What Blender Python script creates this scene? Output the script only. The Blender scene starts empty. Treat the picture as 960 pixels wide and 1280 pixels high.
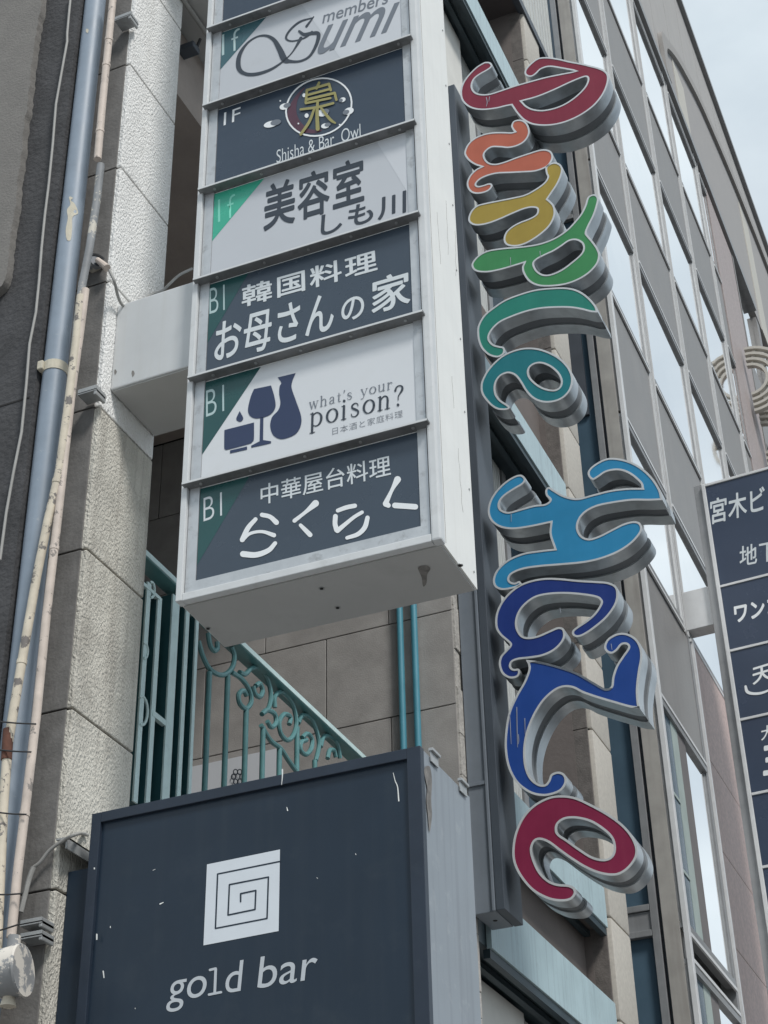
import bpy, bmesh, math, random
from mathutils import Vector, Matrix, geometry
random.seed(7)
sc = bpy.context.scene
COL = sc.collection
PI = math.pi
R = math.radians

# ------------------------------------------------------------------ camera
FPX, PITCH, ROLL, BASE = 2126.65, 33.40286, -1.3903, 23.0       # focal length in photo pixels (960x1280)
CAM = Vector((0, 0, 1.6))
_rz = Matrix.Rotation(R(BASE), 3, 'Z')
_fw = Vector((0, math.cos(R(PITCH)), math.sin(R(PITCH))))
_up = Vector((0, -math.sin(R(PITCH)), math.cos(R(PITCH))))
_rt = Vector((1, 0, 0))
cr, sr = math.cos(R(ROLL)), math.sin(R(ROLL))
RT = _rz @ (_rt * cr + _up * sr)
UP = _rz @ (_up * cr - _rt * sr)
FW = _rz @ _fw
cd = bpy.data.cameras.new('camera')
cd.sensor_fit = 'VERTICAL'; cd.sensor_height = 36.0
cd.lens = FPX / 1280 * 36.0
cd.clip_start = 0.05; cd.clip_end = 2000
cam = bpy.data.objects.new('camera', cd); COL.objects.link(cam)
cam.matrix_world = Matrix(((RT.x, UP.x, -FW.x, CAM.x), (RT.y, UP.y, -FW.y, CAM.y), (RT.z, UP.z, -FW.z, CAM.z), (0, 0, 0, 1)))
sc.camera = cam

# ------------------------------------------------------------------ light
SUN = Vector((0.70, -0.50, 1.05)).normalized()
sun_el = math.asin(SUN.z); sun_rot = math.atan2(SUN.x, SUN.y)
w = bpy.data.worlds.new("World"); sc.world = w; w.use_nodes = True
nt = w.node_tree; nt.nodes.clear()
out = nt.nodes.new('ShaderNodeOutputWorld'); bg = nt.nodes.new('ShaderNodeBackground')
sky = nt.nodes.new('ShaderNodeTexSky'); sky.sky_type = 'NISHITA'; sky.sun_disc = False
sky.sun_elevation = sun_el; sky.sun_rotation = sun_rot; sky.air_density = 1.0; sky.dust_density = 2.0; sky.ozone_density = 1.0
tc = nt.nodes.new('ShaderNodeTexCoord')
mp = nt.nodes.new('ShaderNodeMapping'); mp.inputs['Scale'].default_value = (1.0, 1.0, 2.2)
nz = nt.nodes.new('ShaderNodeTexNoise'); nz.inputs['Scale'].default_value = 2.6; nz.inputs['Detail'].default_value = 7; nz.inputs['Roughness'].default_value = .55
cr1 = nt.nodes.new('ShaderNodeValToRGB')
cr1.color_ramp.elements[0].position = .34; cr1.color_ramp.elements[0].color = (.72, .72, .72, 1)
cr1.color_ramp.elements[1].position = .66; cr1.color_ramp.elements[1].color = (1, 1, 1, 1)
nz2 = nt.nodes.new('ShaderNodeTexNoise'); nz2.inputs['Scale'].default_value = 2.3; nz2.inputs['Detail'].default_value = 6
cr2 = nt.nodes.new('ShaderNodeValToRGB')
cr2.color_ramp.elements[0].position = .40; cr2.color_ramp.elements[0].color = (5.7, 6.7, 7.5, 1)
cr2.color_ramp.elements[1].position = .64; cr2.color_ramp.elements[1].color = (9.0, 9.9, 10.4, 1)
mx = nt.nodes.new('ShaderNodeMixRGB')
nt.links.new(tc.outputs['Generated'], mp.inputs['Vector'])
nt.links.new(mp.outputs['Vector'], nz.inputs['Vector']); nt.links.new(mp.outputs['Vector'], nz2.inputs['Vector'])
nt.links.new(nz.outputs['Fac'], cr1.inputs['Fac']); nt.links.new(nz2.outputs['Fac'], cr2.inputs['Fac'])
nt.links.new(cr1.outputs['Color'], mx.inputs['Fac'])
nt.links.new(sky.outputs['Color'], mx.inputs['Color1']); nt.links.new(cr2.outputs['Color'], mx.inputs['Color2'])
nt.links.new(mx.outputs['Color'], bg.inputs['Color']); bg.inputs['Strength'].default_value = 0.10
nt.links.new(bg.outputs['Background'], out.inputs['Surface'])
sd = bpy.data.lights.new('sun', 'SUN'); sd.energy = 2.8; sd.angle = R(12); sd.color = (1.0, .975, .94)
so = bpy.data.objects.new('sun', sd); COL.objects.link(so)
so.rotation_euler = (-SUN).to_track_quat('-Z', 'Y').to_euler(); so.location = (20, -10, 30)
sc.view_settings.view_transform = 'Standard'; sc.view_settings.look = 'None'
sc.view_settings.gamma = 1; sc.view_settings.exposure = 0.0; sc.view_settings.use_curve_mapping = False

# ------------------------------------------------------------------ unprojection onto real planes
def ray(x, y): return FW * FPX + RT * (x - 480) - UP * (y - 640)
def pl(x, y, ax, P0, yaw=0.0):
    n = Vector((0, 0, 0)); n[ax] = 1
    n = Matrix.Rotation(R(yaw), 3, 'Z') @ n
    d = ray(x, y)
    return CAM + d * ((Vector(P0) - CAM).dot(n) / d.dot(n))
def onX(x, y, X): return pl(x, y, 0, (X, 0, 0))
def onY(x, y, Y): return pl(x, y, 1, (0, Y, 0))
def onZ(x, y, Z): return pl(x, y, 2, (0, 0, Z))
def zm(ox, oy, s, pts): return [(ox + p[0] / s, oy + p[1] / s) + tuple(p[2:]) for p in pts]

# ------------------------------------------------------------------ materials
MATS = {}
def mat(name, col, rough=.6, var=.12, scale=6, bump=0, bscale=60, metal=0, streak=0, scol=(.1, .1, .1), spec=.5, sx=14, grime=0, gcol=(.05, .05, .05), gscale=5, bdist=.01, coat=0, det=6, gpos=(.55, .72)):
    m = bpy.data.materials.new(name); m.use_nodes = True
    n = m.node_tree; N = n.nodes; L = n.links
    b = N['Principled BSDF']
    b.inputs['Roughness'].default_value = rough; b.inputs['Metallic'].default_value = metal
    b.inputs['Specular IOR Level'].default_value = spec
    b.inputs['Coat Weight'].default_value = coat
    tcn = N.new('ShaderNodeTexCoord')
    c = None
    nzn = N.new('ShaderNodeTexNoise'); nzn.inputs['Scale'].default_value = scale; nzn.inputs['Detail'].default_value = det; nzn.inputs['Roughness'].default_value = .6
    L.new(tcn.outputs['Object'], nzn.inputs['Vector'])
    rp = N.new('ShaderNodeValToRGB')
    lo = [max(0, k * (1 - var)) for k in col]; hi = [min(1, k * (1 + var)) for k in col]
    rp.color_ramp.elements[0].position = .3; rp.color_ramp.elements[0].color = (*lo, 1)
    rp.color_ramp.elements[1].position = .7; rp.color_ramp.elements[1].color = (*hi, 1)
    L.new(nzn.outputs['Fac'], rp.inputs['Fac']); c = rp.outputs['Color']
    def over(fac, colr):
        nonlocal c
        mxn = N.new('ShaderNodeMixRGB'); L.new(fac, mxn.inputs['Fac']); L.new(c, mxn.inputs['Color1'])
        mxn.inputs['Color2'].default_value = (*colr, 1); c = mxn.outputs['Color']
    if streak:
        mpn = N.new('ShaderNodeMapping'); mpn.inputs['Scale'].default_value = (sx, sx, .7)
        L.new(tcn.outputs['Object'], mpn.inputs['Vector'])
        sn = N.new('ShaderNodeTexNoise'); sn.inputs['Scale'].default_value = 1.6; sn.inputs['Detail'].default_value = 5
        L.new(mpn.outputs['Vector'], sn.inputs['Vector'])
        r2 = N.new('ShaderNodeValToRGB'); r2.color_ramp.elements[0].position = .5; r2.color_ramp.elements[0].color = (0, 0, 0, 1)
        r2.color_ramp.elements[1].position = .78; r2.color_ramp.elements[1].color = (streak,) * 3 + (1,)
        L.new(sn.outputs['Fac'], r2.inputs['Fac']); over(r2.outputs['Color'], scol)
    if grime:
        gn = N.new('ShaderNodeTexNoise'); gn.inputs['Scale'].default_value = gscale; gn.inputs['Detail'].default_value = 9; gn.inputs['Roughness'].default_value = .7
        L.new(tcn.outputs['Object'], gn.inputs['Vector'])
        r3 = N.new('ShaderNodeValToRGB'); r3.color_ramp.elements[0].position = gpos[0]; r3.color_ramp.elements[0].color = (0, 0, 0, 1)
        r3.color_ramp.elements[1].position = gpos[1]; r3.color_ramp.elements[1].color = (grime,) * 3 + (1,)
        L.new(gn.outputs['Fac'], r3.inputs['Fac']); over(r3.outputs['Color'], gcol)
    L.new(c, b.inputs['Base Color'])
    rr = N.new('ShaderNodeMapRange'); rr.inputs['To Min'].default_value = max(.02, rough - .1); rr.inputs['To Max'].default_value = min(1, rough + .12)
    L.new(nzn.outputs['Fac'], rr.inputs['Value']); L.new(rr.outputs['Result'], b.inputs['Roughness'])
    if bump:
        bn = N.new('ShaderNodeTexNoise'); bn.inputs['Scale'].default_value = bscale; bn.inputs['Detail'].default_value = 5
        L.new(tcn.outputs['Object'], bn.inputs['Vector'])
        bp = N.new('ShaderNodeBump'); bp.inputs['Strength'].default_value = bump; bp.inputs['Distance'].default_value = bdist
        L.new(bn.outputs['Fac'], bp.inputs['Height']); L.new(bp.outputs['Normal'], b.inputs['Normal'])
    MATS[name] = m
    return m

M = MATS
mat('stone_rough', (.84, .835, .815), .85, .08, 5, 0, streak=.2, scol=(.52, .50, .46))
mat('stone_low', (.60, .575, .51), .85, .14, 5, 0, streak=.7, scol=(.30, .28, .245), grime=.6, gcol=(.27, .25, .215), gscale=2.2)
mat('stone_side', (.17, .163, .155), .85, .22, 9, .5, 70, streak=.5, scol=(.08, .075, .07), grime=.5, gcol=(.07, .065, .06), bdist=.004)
mat('joint', (.02, .02, .02), .9)
mat('tile_stone', (.30, .285, .27), .8, .14, 7, .5, 120, grime=.35, gcol=(.22, .205, .195), bdist=.003)
mat('stone_edge', (.42, .40, .37), .85, .2, 20, .6, 60)
mat('dark_concrete', (.058, .058, .061), .9, .3, 6, .7, 45, streak=.5, scol=(.03, .032, .037), grime=.5, gcol=(.10, .10, .105), bdist=.01)
mat('plaster', (.19, .18, .168), .9, .1, 12, .6, 90, bdist=.005)
mat('recess_brown', (.15, .128, .118), .8, .15, 3, .2, 40)
mat('sign_white', (.56, .575, .58), .38, .05, 4, streak=.35, scol=(.50, .50, .48), sx=22)
mat('sign_side', (.80, .80, .77), .45, .04, 5, .3, 30, streak=.18, scol=(.62, .60, .55), sx=26, bdist=.002)
mat('sign_bottom', (.44, .44, .43), .55, .06, 3, grime=.25, gcol=(.30, .30, .29))
mat('alu', (.50, .52, .535), .38, .1, 14, metal=.35, grime=.55, gcol=(.16, .155, .15), gscale=16)
mat('alu_white', (.60, .615, .62), .42, .05, 10, grime=.3, gcol=(.34, .33, .31), gscale=14)
mat('alu_dirty_shaded', (.20, .205, .21), .5, .25, 12, metal=.2, grime=.6, gcol=(.08, .08, .08), gscale=18)  # base darkened to imitate shade under the rails, with grime over it
mat('panel_white', (.64, .66, .68), .22, .02, 2, grime=.16, gcol=(.50, .50, .47), gscale=4)
mat('panel_grey', (.51, .53, .56), .22, .025, 2, grime=.14, gcol=(.40, .40, .40), gscale=5)
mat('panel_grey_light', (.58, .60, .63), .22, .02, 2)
mat('panel_navy', (.038, .056, .083), .24, .06, 3, grime=.10, gcol=(.10, .12, .14), gscale=20)
mat('panel_slate', (.048, .067, .092), .26, .06, 3, grime=.12, gcol=(.12, .14, .16), gscale=20)
mat('tri_dark', (.018, .078, .078), .25, .05)
mat('tri_green', (.05, .40, .27), .25, .04)
mat('tri_slate', (.045, .115, .135), .25, .04)
mat('ink_dark', (.035, .045, .06), .3, .03)
mat('ink_navy', (.025, .04, .095), .3, .03)
mat('ink_light', (.62, .66, .68), .35, .04)
mat('ink_pale', (.42, .55, .55), .35, .04)
mat('ink_mint', (.20, .62, .48), .35, .04)
mat('ink_white', (.78, .80, .81), .35, .02)
mat('ink_grey', (.16, .18, .21), .35, .02)
mat('ink_gold', (.31, .28, .10), .4, .05)
mat('ink_wine', (.085, .03, .05), .35, .08)
mat('gold_navy', (.015, .027, .044), .34, .1, 3, spec=.32, grime=.16, gcol=(.06, .07, .08), gscale=7, streak=.12, scol=(.06, .07, .08), sx=16)
mat('gold_frame', (.021, .031, .048), .4, .12, 8, spec=.35, grime=.08, gcol=(.10, .11, .12), gscale=24)
mat('gold_side', (.25, .28, .31), .42, .08, 5, streak=.6, scol=(.17, .185, .205), sx=20, metal=.1, grime=.25, gcol=(.55, .56, .56), gscale=9)
mat('gold_logo', (.62, .66, .70), .3, .03, 12)
mat('gold_text', (.46, .49, .52), .3, .03, 12)
mat('dropping', (.75, .76, .74), .7)
mat('drip_pale', (.34, .36, .42), .7)
mat('rust_stain', (.19, .18, .17), .8, .4, 30)
mat('box_grey', (.17, .195, .225), .42, .1, 4, streak=.4, scol=(.16, .17, .18), sx=9)
mat('box_dark', (.06, .073, .09), .45, .1, 4)
mat('can_metal', (.46, .49, .51), .34, .12, 7, metal=.6, streak=.35, scol=(.2, .21, .22), sx=10, grime=.3, gcol=(.2, .2, .2), gscale=12)
mat('can_rim', (.60, .62, .63), .36, .06, 9, metal=.2)
mat('can_groove', (.15, .16, .17), .7)
def face(n, c): mat('face_' + n, c, .36, .07, 6, spec=.3, streak=.10, scol=tuple(min(1, k * 1.2 + .05) for k in c), sx=18)
face('crimson', (.21, .022, .045)); face('orange', (.46, .125, .075)); face('yellow', (.37, .27, .05)); face('green', (.05, .25, .09))
face('seagreen', (.02, .22, .165)); face('teal', (.015, .185, .215)); face('sky', (.03, .245, .46)); face('navy', (.016, .04, .20)); face('blue', (.018, .065, .28)); face('wine', (.23, .022, .065))
mat('teal_paint', (.10, .24, .245), .30, .12, 14, grime=.25, gcol=(.05, .10, .11), gscale=25)
mat('teal_lit', (.55, .70, .69), .45, .08, 14, grime=.3, gcol=(.2, .33, .33), gscale=20)  # railing paint made paler to imitate light on its edges
mat('teal_shaded', (.018, .075, .085), .5, .12, 8)  # same paint darkened to imitate the shaded slat sides
mat('teal_pipe', (.07, .25, .32), .35, .06, 9)
mat('pipe_blue', (.235, .285, .345), .5, .10, 9, streak=.45, scol=(.16, .19, .225), sx=10, grime=.4, gcol=(.38, .41, .43), gscale=24, gpos=(.62, .66))
mat('paint_flake', (.56, .52, .42), .8, .1, 30)
mat('conduit', (.56, .48, .42), .65, .16, 14, grime=.9, gcol=(.20, .18, .165), gscale=17, gpos=(.585, .61))
mat('conduit_cream', (.58, .52, .42), .7, .16, 14, grime=1, gcol=(.17, .155, .145), gscale=15, gpos=(.56, .585))
mat('peeling', (.26, .265, .27), .7, .15, 14, grime=1, gcol=(.62, .58, .52), gscale=11, gpos=(.49, .515))
mat('conduit_grey', (.24, .25, .26), .65, .2, 14, grime=.9, gcol=(.6, .56, .48), gscale=13, gpos=(.55, .575))
mat('rust', (.10, .042, .028), .85, .4, 25)
mat('cable_grey', (.33, .325, .31), .6, .1, 20)
mat('cable_black', (.03, .03, .032), .6)
mat('galv', (.40, .41, .41), .45, .15, 18, metal=.4, grime=.4, gcol=(.16, .15, .15), gscale=16)
mat('canopy_blue', (.42, .54, .57), .4, .08, 5, streak=.6, scol=(.22, .29, .32), sx=24, grime=.35, gcol=(.19, .21, .22), gscale=10)
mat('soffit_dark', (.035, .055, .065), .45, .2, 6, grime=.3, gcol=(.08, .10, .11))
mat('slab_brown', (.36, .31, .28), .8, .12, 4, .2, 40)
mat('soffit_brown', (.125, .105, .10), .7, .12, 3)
mat('pale_wall', (.66, .65, .61), .7, .06, 6)
mat('shutter', (.50, .51, .49), .5, .08, 10, streak=.4, scol=(.3, .3, .29), sx=16)
mat('pier_light', (.48, .45, .40), .7, .10, 40, .3, 150, bdist=.002)
mat('pier_dark', (.135, .12, .11), .75, .25, 18, .3, 90)
mat('spandrel', (.235, .228, .222), .5, .10, 3, .15, 40, streak=.25, scol=(.175, .168, .162), sx=8, grime=.25, gcol=(.29, .285, .28), gscale=2)
mat('facade_dark', (.05, .05, .052), .7)
mat('frame_alu', (.27, .275, .28), .45, .10, 8, metal=.25, streak=.4, scol=(.17, .17, .17), sx=20)
mat('mullion_grey', (.22, .215, .21), .5, .12, 8, streak=.4, scol=(.13, .125, .12), sx=20)
mat('frame_light', (.62, .625, .625), .45, .06, 8, metal=.1)
mat('frieze', (.38, .365, .35), .65, .06, 3, streak=.4, scol=(.32, .305, .295), sx=3)
mat('arch_panel', (.33, .315, .305), .65, .05, 3)
mat('arch_cream', (.50, .48, .43), .65, .05, 6)
mat('arch_trim', (.30, .285, .27), .6, .08, 6)
mat('granite_dull', (.36, .31, .30), .6, .2, 30, .4, 45, streak=.4, scol=(.27, .22, .21), sx=7, bdist=.004)
mat('granite_pink', (.54, .41, .375), .6, .2, 30, .4, 45, streak=.45, scol=(.40, .29, .265), sx=7, bdist=.004)
mat('grain_metal', (.34, .325, .30), .5, .12, 6, streak=.7, scol=(.22, .20, .185), sx=10)
mat('glass_dark', (.07, .115, .155), .08, .15, 1.5, spec=.6)
mat('curtain', (.34, .40, .38), .7, .08, 5)
mat('curtain_dark', (.16, .15, .15), .7, .08, 5)
mat('mesh_grille', (.05, .06, .075), .6)
mat('dir_navy', (.045, .062, .10), .24, .05, 3)
mat('asphalt', (.05, .05, .052), .9, .25, 20, .3, 90)
mat('paving', (.27, .26, .25), .85, .15, 8)
mat('paint_white', (.75, .75, .73), .7)
def glass_sky():
    m = bpy.data.materials.new('glass_sky'); m.use_nodes = True
    N = m.node_tree.nodes; L = m.node_tree.links; b = N['Principled BSDF']
    b.inputs['Base Color'].default_value = (1, 1, 1, 1); b.inputs['Metallic'].default_value = 1.0; b.inputs['Roughness'].default_value = .04
    t = N.new('ShaderNodeTexCoord'); z = N.new('ShaderNodeTexNoise'); z.inputs['Scale'].default_value = .9
    L.new(t.outputs['Object'], z.inputs['Vector'])
    bp = N.new('ShaderNodeBump'); bp.inputs['Strength'].default_value = .06; bp.inputs['Distance'].default_value = .05
    L.new(z.outputs['Fac'], bp.inputs['Height']); L.new(bp.outputs['Normal'], b.inputs['Normal'])
    M['glass_sky'] = m
glass_sky()
def rough_stone(m):
    """split-face look: directional lumps in the bump"""
    N = m.node_tree.nodes; L = m.node_tree.links; b = N['Principled BSDF']
    t = N.new('ShaderNodeTexCoord'); mp_ = N.new('ShaderNodeMapping'); mp_.inputs['Scale'].default_value = (120, 120, 66); mp_.inputs['Rotation'].default_value = (R(38), 0, 0)
    z = N.new('ShaderNodeTexNoise'); z.inputs['Scale'].default_value = 1; z.inputs['Detail'].default_value = 3; z.inputs['Distortion'].default_value = .25
    L.new(t.outputs['Object'], mp_.inputs['Vector']); L.new(mp_.outputs['Vector'], z.inputs['Vector'])
    bp = N.new('ShaderNodeBump'); bp.inputs['Strength'].default_value = 1; bp.inputs['Distance'].default_value = .0125
    L.new(z.outputs['Fac'], bp.inputs['Height']); L.new(bp.outputs['Normal'], b.inputs['Normal'])
rough_stone(M['stone_rough']); rough_stone(M['stone_low'])

# ------------------------------------------------------------------ objects
def thing(name, label, cat, loc, group=None):
    o = bpy.data.objects.new(name, None); COL.objects.link(o)
    o.location = loc; o['label'] = label; o['category'] = cat; o.empty_display_size = .1
    if group: o['group'] = group
    return o
def root_loc(p):
    while p.parent: p = p.parent
    return Vector(p.location)
SPLIT = {'screw', 'drain_hole', 'hole_core', 'clip', 'drip_mark', 'bird_dropping', 'emblem_cloud', 'emblem_shade', 'arch_stripe', 'window_trim', 'wall_trim', 'mullion_fin', 'transom', 'seam_strip', 'drip_edge', 'crossbar', 'glazing_bar', 'cross_rail', 'collar'}
def islands(bm):
    seen = set(); out_ = []
    bm.verts.ensure_lookup_table()
    for v in bm.verts:
        if v in seen: continue
        st = [v]; seen.add(v); grp = []
        while st:
            a = st.pop(); grp.append(a)
            for e in a.link_edges:
                o = e.other_vert(a)
                if o not in seen: seen.add(o); st.append(o)
        out_.append(grp)
    return out_
def part(name, me, m, parent=None, label=None, smooth=False):
    if name in SPLIT:
        if isinstance(me, bpy.types.Mesh): me = merge([me])
        g = islands(me); n = len(g); r = None
        me.verts.index_update()
        for i in range(n):
            b2 = me.copy(); b2.verts.ensure_lookup_table(); keep = {v.index for v in g[i]}
            bmesh.ops.delete(b2, geom=[v for v in b2.verts if v.index not in keep], context='VERTS')
            o = part1(name, b2, m, parent, label, smooth); r = r or o
        me.free(); return r
    return part1(name, me, m, parent, label, smooth)
def part1(name, me, m, parent=None, label=None, smooth=False):
    """me: bmesh or mesh in world coordinates -> one mesh object"""
    if isinstance(me, bmesh.types.BMesh):
        bm = me; me = bpy.data.meshes.new(name); bm.normal_update(); bm.to_mesh(me); bm.free()
    me.name = name
    if parent is not None: me.transform(Matrix.Translation(-root_loc(parent)))
    me.materials.clear(); me.materials.append(M[m])
    if smooth:
        me.shade_smooth(); me.set_sharp_from_angle(angle=R(40))
    o = bpy.data.objects.new(name, me); COL.objects.link(o)
    if parent is not None: o.parent = parent
    if label: o['label'] = label
    return o
def single(name, me, m, label, cat, loc=None, group=None, smooth=False, kind=None):
    """a thing that is one mesh"""
    if isinstance(me, bmesh.types.BMesh):
        bm = me; me = bpy.data.meshes.new(name); bm.normal_update(); bm.to_mesh(me); bm.free()
    if loc is None:
        v = me.vertices; n = len(v)
        loc = Vector((sum(q.co.x for q in v) / n, sum(q.co.y for q in v) / n, min(q.co.z for q in v)))
    me.transform(Matrix.Translation(-Vector(loc))); me.name = name; me.materials.append(M[m])
    if smooth: me.shade_smooth(); me.set_sharp_from_angle(angle=R(40))
    o = bpy.data.objects.new(name, me); COL.objects.link(o); o.location = loc
    if kind: o['kind'] = kind
    if label: o['label'] = label; o['category'] = cat
    if group: o['group'] = group
    return o
def BM(): return bmesh.new()
def quad(bm, pts):
    return bm.faces.new([bm.verts.new(p) for p in pts])
def hexa(bm, a, b):
    """a: 4 corners of one face, b: the 4 matching corners of the opposite face"""
    A = [bm.verts.new(p) for p in a]; B = [bm.verts.new(p) for p in b]
    fs = [A[::-1], B] + [[A[i], A[(i + 1) % 4], B[(i + 1) % 4], B[i]] for i in range(4)]
    for f in fs: bm.faces.new(f)
    bmesh.ops.recalc_face_normals(bm, faces=bm.faces)
class Frame:
    """local frame: u along the plane, d depth away from the viewer side, z up"""
    def __init__(s, P0, yaw=0): s.P0 = Vector(P0); s.M = Matrix.Rotation(R(yaw), 3, 'Z'); s.Mi = s.M.transposed()
    def w(s, x, y, z): return s.P0 + s.M @ Vector((x, y, z))
    def l(s, p): return s.Mi @ (Vector(p) - s.P0)
ID = Frame((0, 0, 0))
def box(bm, x0, x1, y0, y1, z0, z1, fr=ID, bev=0):
    n0 = len(bm.faces)
    a = [fr.w(x0, y0, z0), fr.w(x1, y0, z0), fr.w(x1, y0, z1), fr.w(x0, y0, z1)]
    b = [fr.w(x0, y1, z0), fr.w(x1, y1, z0), fr.w(x1, y1, z1), fr.w(x0, y1, z1)]
    t = bmesh.new(); hexa(t, a, b)
    if bev: bmesh.ops.bevel(t, geom=list(t.edges), offset=bev, segments=2, affect='EDGES', profile=.6)
    me = bpy.data.meshes.new('t'); t.to_mesh(me); t.free(); bm.from_mesh(me); bpy.data.meshes.remove(me)
def tube(bm, pts, r, seg=10, closed=False, cap=True, flat=None):
    """swept tube through world points; r number or list"""
    n = len(pts); pts = [Vector(p) for p in pts]
    rings = []; prev = None
    for i, p in enumerate(pts):
        a = pts[(i - 1) % n] if (closed or i > 0) else pts[i]; b = pts[(i + 1) % n] if (closed or i < n - 1) else pts[i]
        t = (b - a).normalized()
        if prev is None:
            up = Vector((0, 0, 1)) if abs(t.z) < .9 else Vector((1, 0, 0))
            s = t.cross(up).normalized()
        else:
            s = (prev - t * prev.dot(t)).normalized()
        prev = s; q = t.cross(s)
        rr = r[i] if isinstance(r, (list, tuple)) else r
        rings.append([bm.verts.new(p + (s * math.cos(2 * PI * k / seg) + q * math.sin(2 * PI * k / seg)) * rr) for k in range(seg)])
    m = n if closed else n - 1
    for i in range(m):
        A, B = rings[i], rings[(i + 1) % n]
        for k in range(seg): bm.faces.new((A[k], A[(k + 1) % seg], B[(k + 1) % seg], B[k]))
    if cap and not closed: bm.faces.new(rings[0][::-1]); bm.faces.new(rings[-1])
def cr_open(P, n=8):
    """Catmull-Rom through P (open)"""
    if len(P) < 3: return [Vector(p) for p in P]
    P = [Vector(p) for p in P]; Q = [P[0] * 2 - P[1]] + P + [P[-1] * 2 - P[-2]]; o = []
    for i in range(1, len(Q) - 2):
        p0, p1, p2, p3 = Q[i - 1:i + 3]
        for k in range(n):
            t = k / n
            o.append(.5 * (2 * p1 + (p2 - p0) * t + (2 * p0 - 5 * p1 + 4 * p2 - p3) * t * t + (3 * p1 - p0 - 3 * p2 + p3) * t ** 3))
    o.append(P[-1]); return o
def cr_closed(P, n=6):
    """closed Catmull-Rom; points (x,y,1) are sharp corners"""
    V = [Vector(p[:2]) for p in P]; C = [i for i, p in enumerate(P) if len(p) > 2]
    N = len(V)
    if not C:
        o = []
        for i in range(N):
            p0, p1, p2, p3 = V[i - 1], V[i], V[(i + 1) % N], V[(i + 2) % N]
            for k in range(n):
                t = k / n
                o.append(.5 * (2 * p1 + (p2 - p0) * t + (2 * p0 - 5 * p1 + 4 * p2 - p3) * t * t + (3 * p1 - p0 - 3 * p2 + p3) * t ** 3))
        return o
    o = []
    for j, c in enumerate(C):
        e = C[(j + 1) % len(C)]; run = [c]
        i = c
        while True:
            i = (i + 1) % N; run.append(i)
            if i == e: break
        seg = cr_open([V[k] for k in run], n); o += seg[:-1]
    return o
def offset(poly, d):
    """move a closed 2D polygon by d to its inside (d>0), whichever way it winds"""
    n = len(poly); A = sum(poly[i].x * poly[(i + 1) % n].y - poly[(i + 1) % n].x * poly[i].y for i in range(n))
    s = 1 if A > 0 else -1; o = []
    for i in range(n):
        a, b, c = poly[i - 1], poly[i], poly[(i + 1) % n]
        e1 = (b - a); e2 = (c - b)
        if e1.length < 1e-9: e1 = e2
        if e2.length < 1e-9: e2 = e1
        e1 = e1.normalized(); e2 = e2.normalized()
        n1 = Vector((-e1.y, e1.x)) * s; n2 = Vector((-e2.y, e2.x)) * s
        h = n1 + n2
        if h.length < 1e-6: h = n1
        h = h.normalized(); k = max(.45, h.dot(n1))
        o.append(b + h * (d / k))
    return o
def fill(contours, ext=0.0):
    """closed 2D contours (nested = even-odd) -> mesh in x,y with thickness 2*ext along z"""
    cu = bpy.data.curves.new('tmp', 'CURVE'); cu.dimensions = '2D'; cu.fill_mode = 'BOTH'; cu.extrude = ext
    for c in contours:
        s = cu.splines.new('POLY'); s.points.add(len(c) - 1); s.use_cyclic_u = True
        for q, p in zip(s.points, c): q.co = (p[0], p[1], 0, 1)
    o = bpy.data.objects.new('tmp', cu); COL.objects.link(o)
    dg = bpy.context.evaluated_depsgraph_get(); dg.update()
    me = bpy.data.meshes.new_from_object(o.evaluated_get(dg))
    bpy.data.objects.remove(o); bpy.data.curves.remove(cu)
    return me
def text_mesh(body, bold=0.0, shear=0.0, space=1.0):
    cu = bpy.data.curves.new('tmp', 'FONT'); cu.body = body; cu.offset = bold; cu.shear = shear; cu.space_character = space
    cu.resolution_u = 6
    o = bpy.data.objects.new('tmp', cu); COL.objects.link(o)
    dg = bpy.context.evaluated_depsgraph_get(); dg.update()
    me = bpy.data.meshes.new_from_object(o.evaluated_get(dg))
    bpy.data.objects.remove(o); bpy.data.curves.remove(cu)
    xs = [v.co.x for v in me.vertices]; ys = [v.co.y for v in me.vertices]
    x0, x1, y0, y1 = min(xs), max(xs), min(ys), max(ys)
    for v in me.vertices: v.co = ((v.co.x - x0) / (x1 - x0), (v.co.y - y0) / (y1 - y0), 0)
    me['w'] = x1 - x0; me['h'] = y1 - y0
    return me
def merge(meshes):
    bm = BM()
    for m in meshes: bm.from_mesh(m); bpy.data.meshes.remove(m)
    return bm
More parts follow.
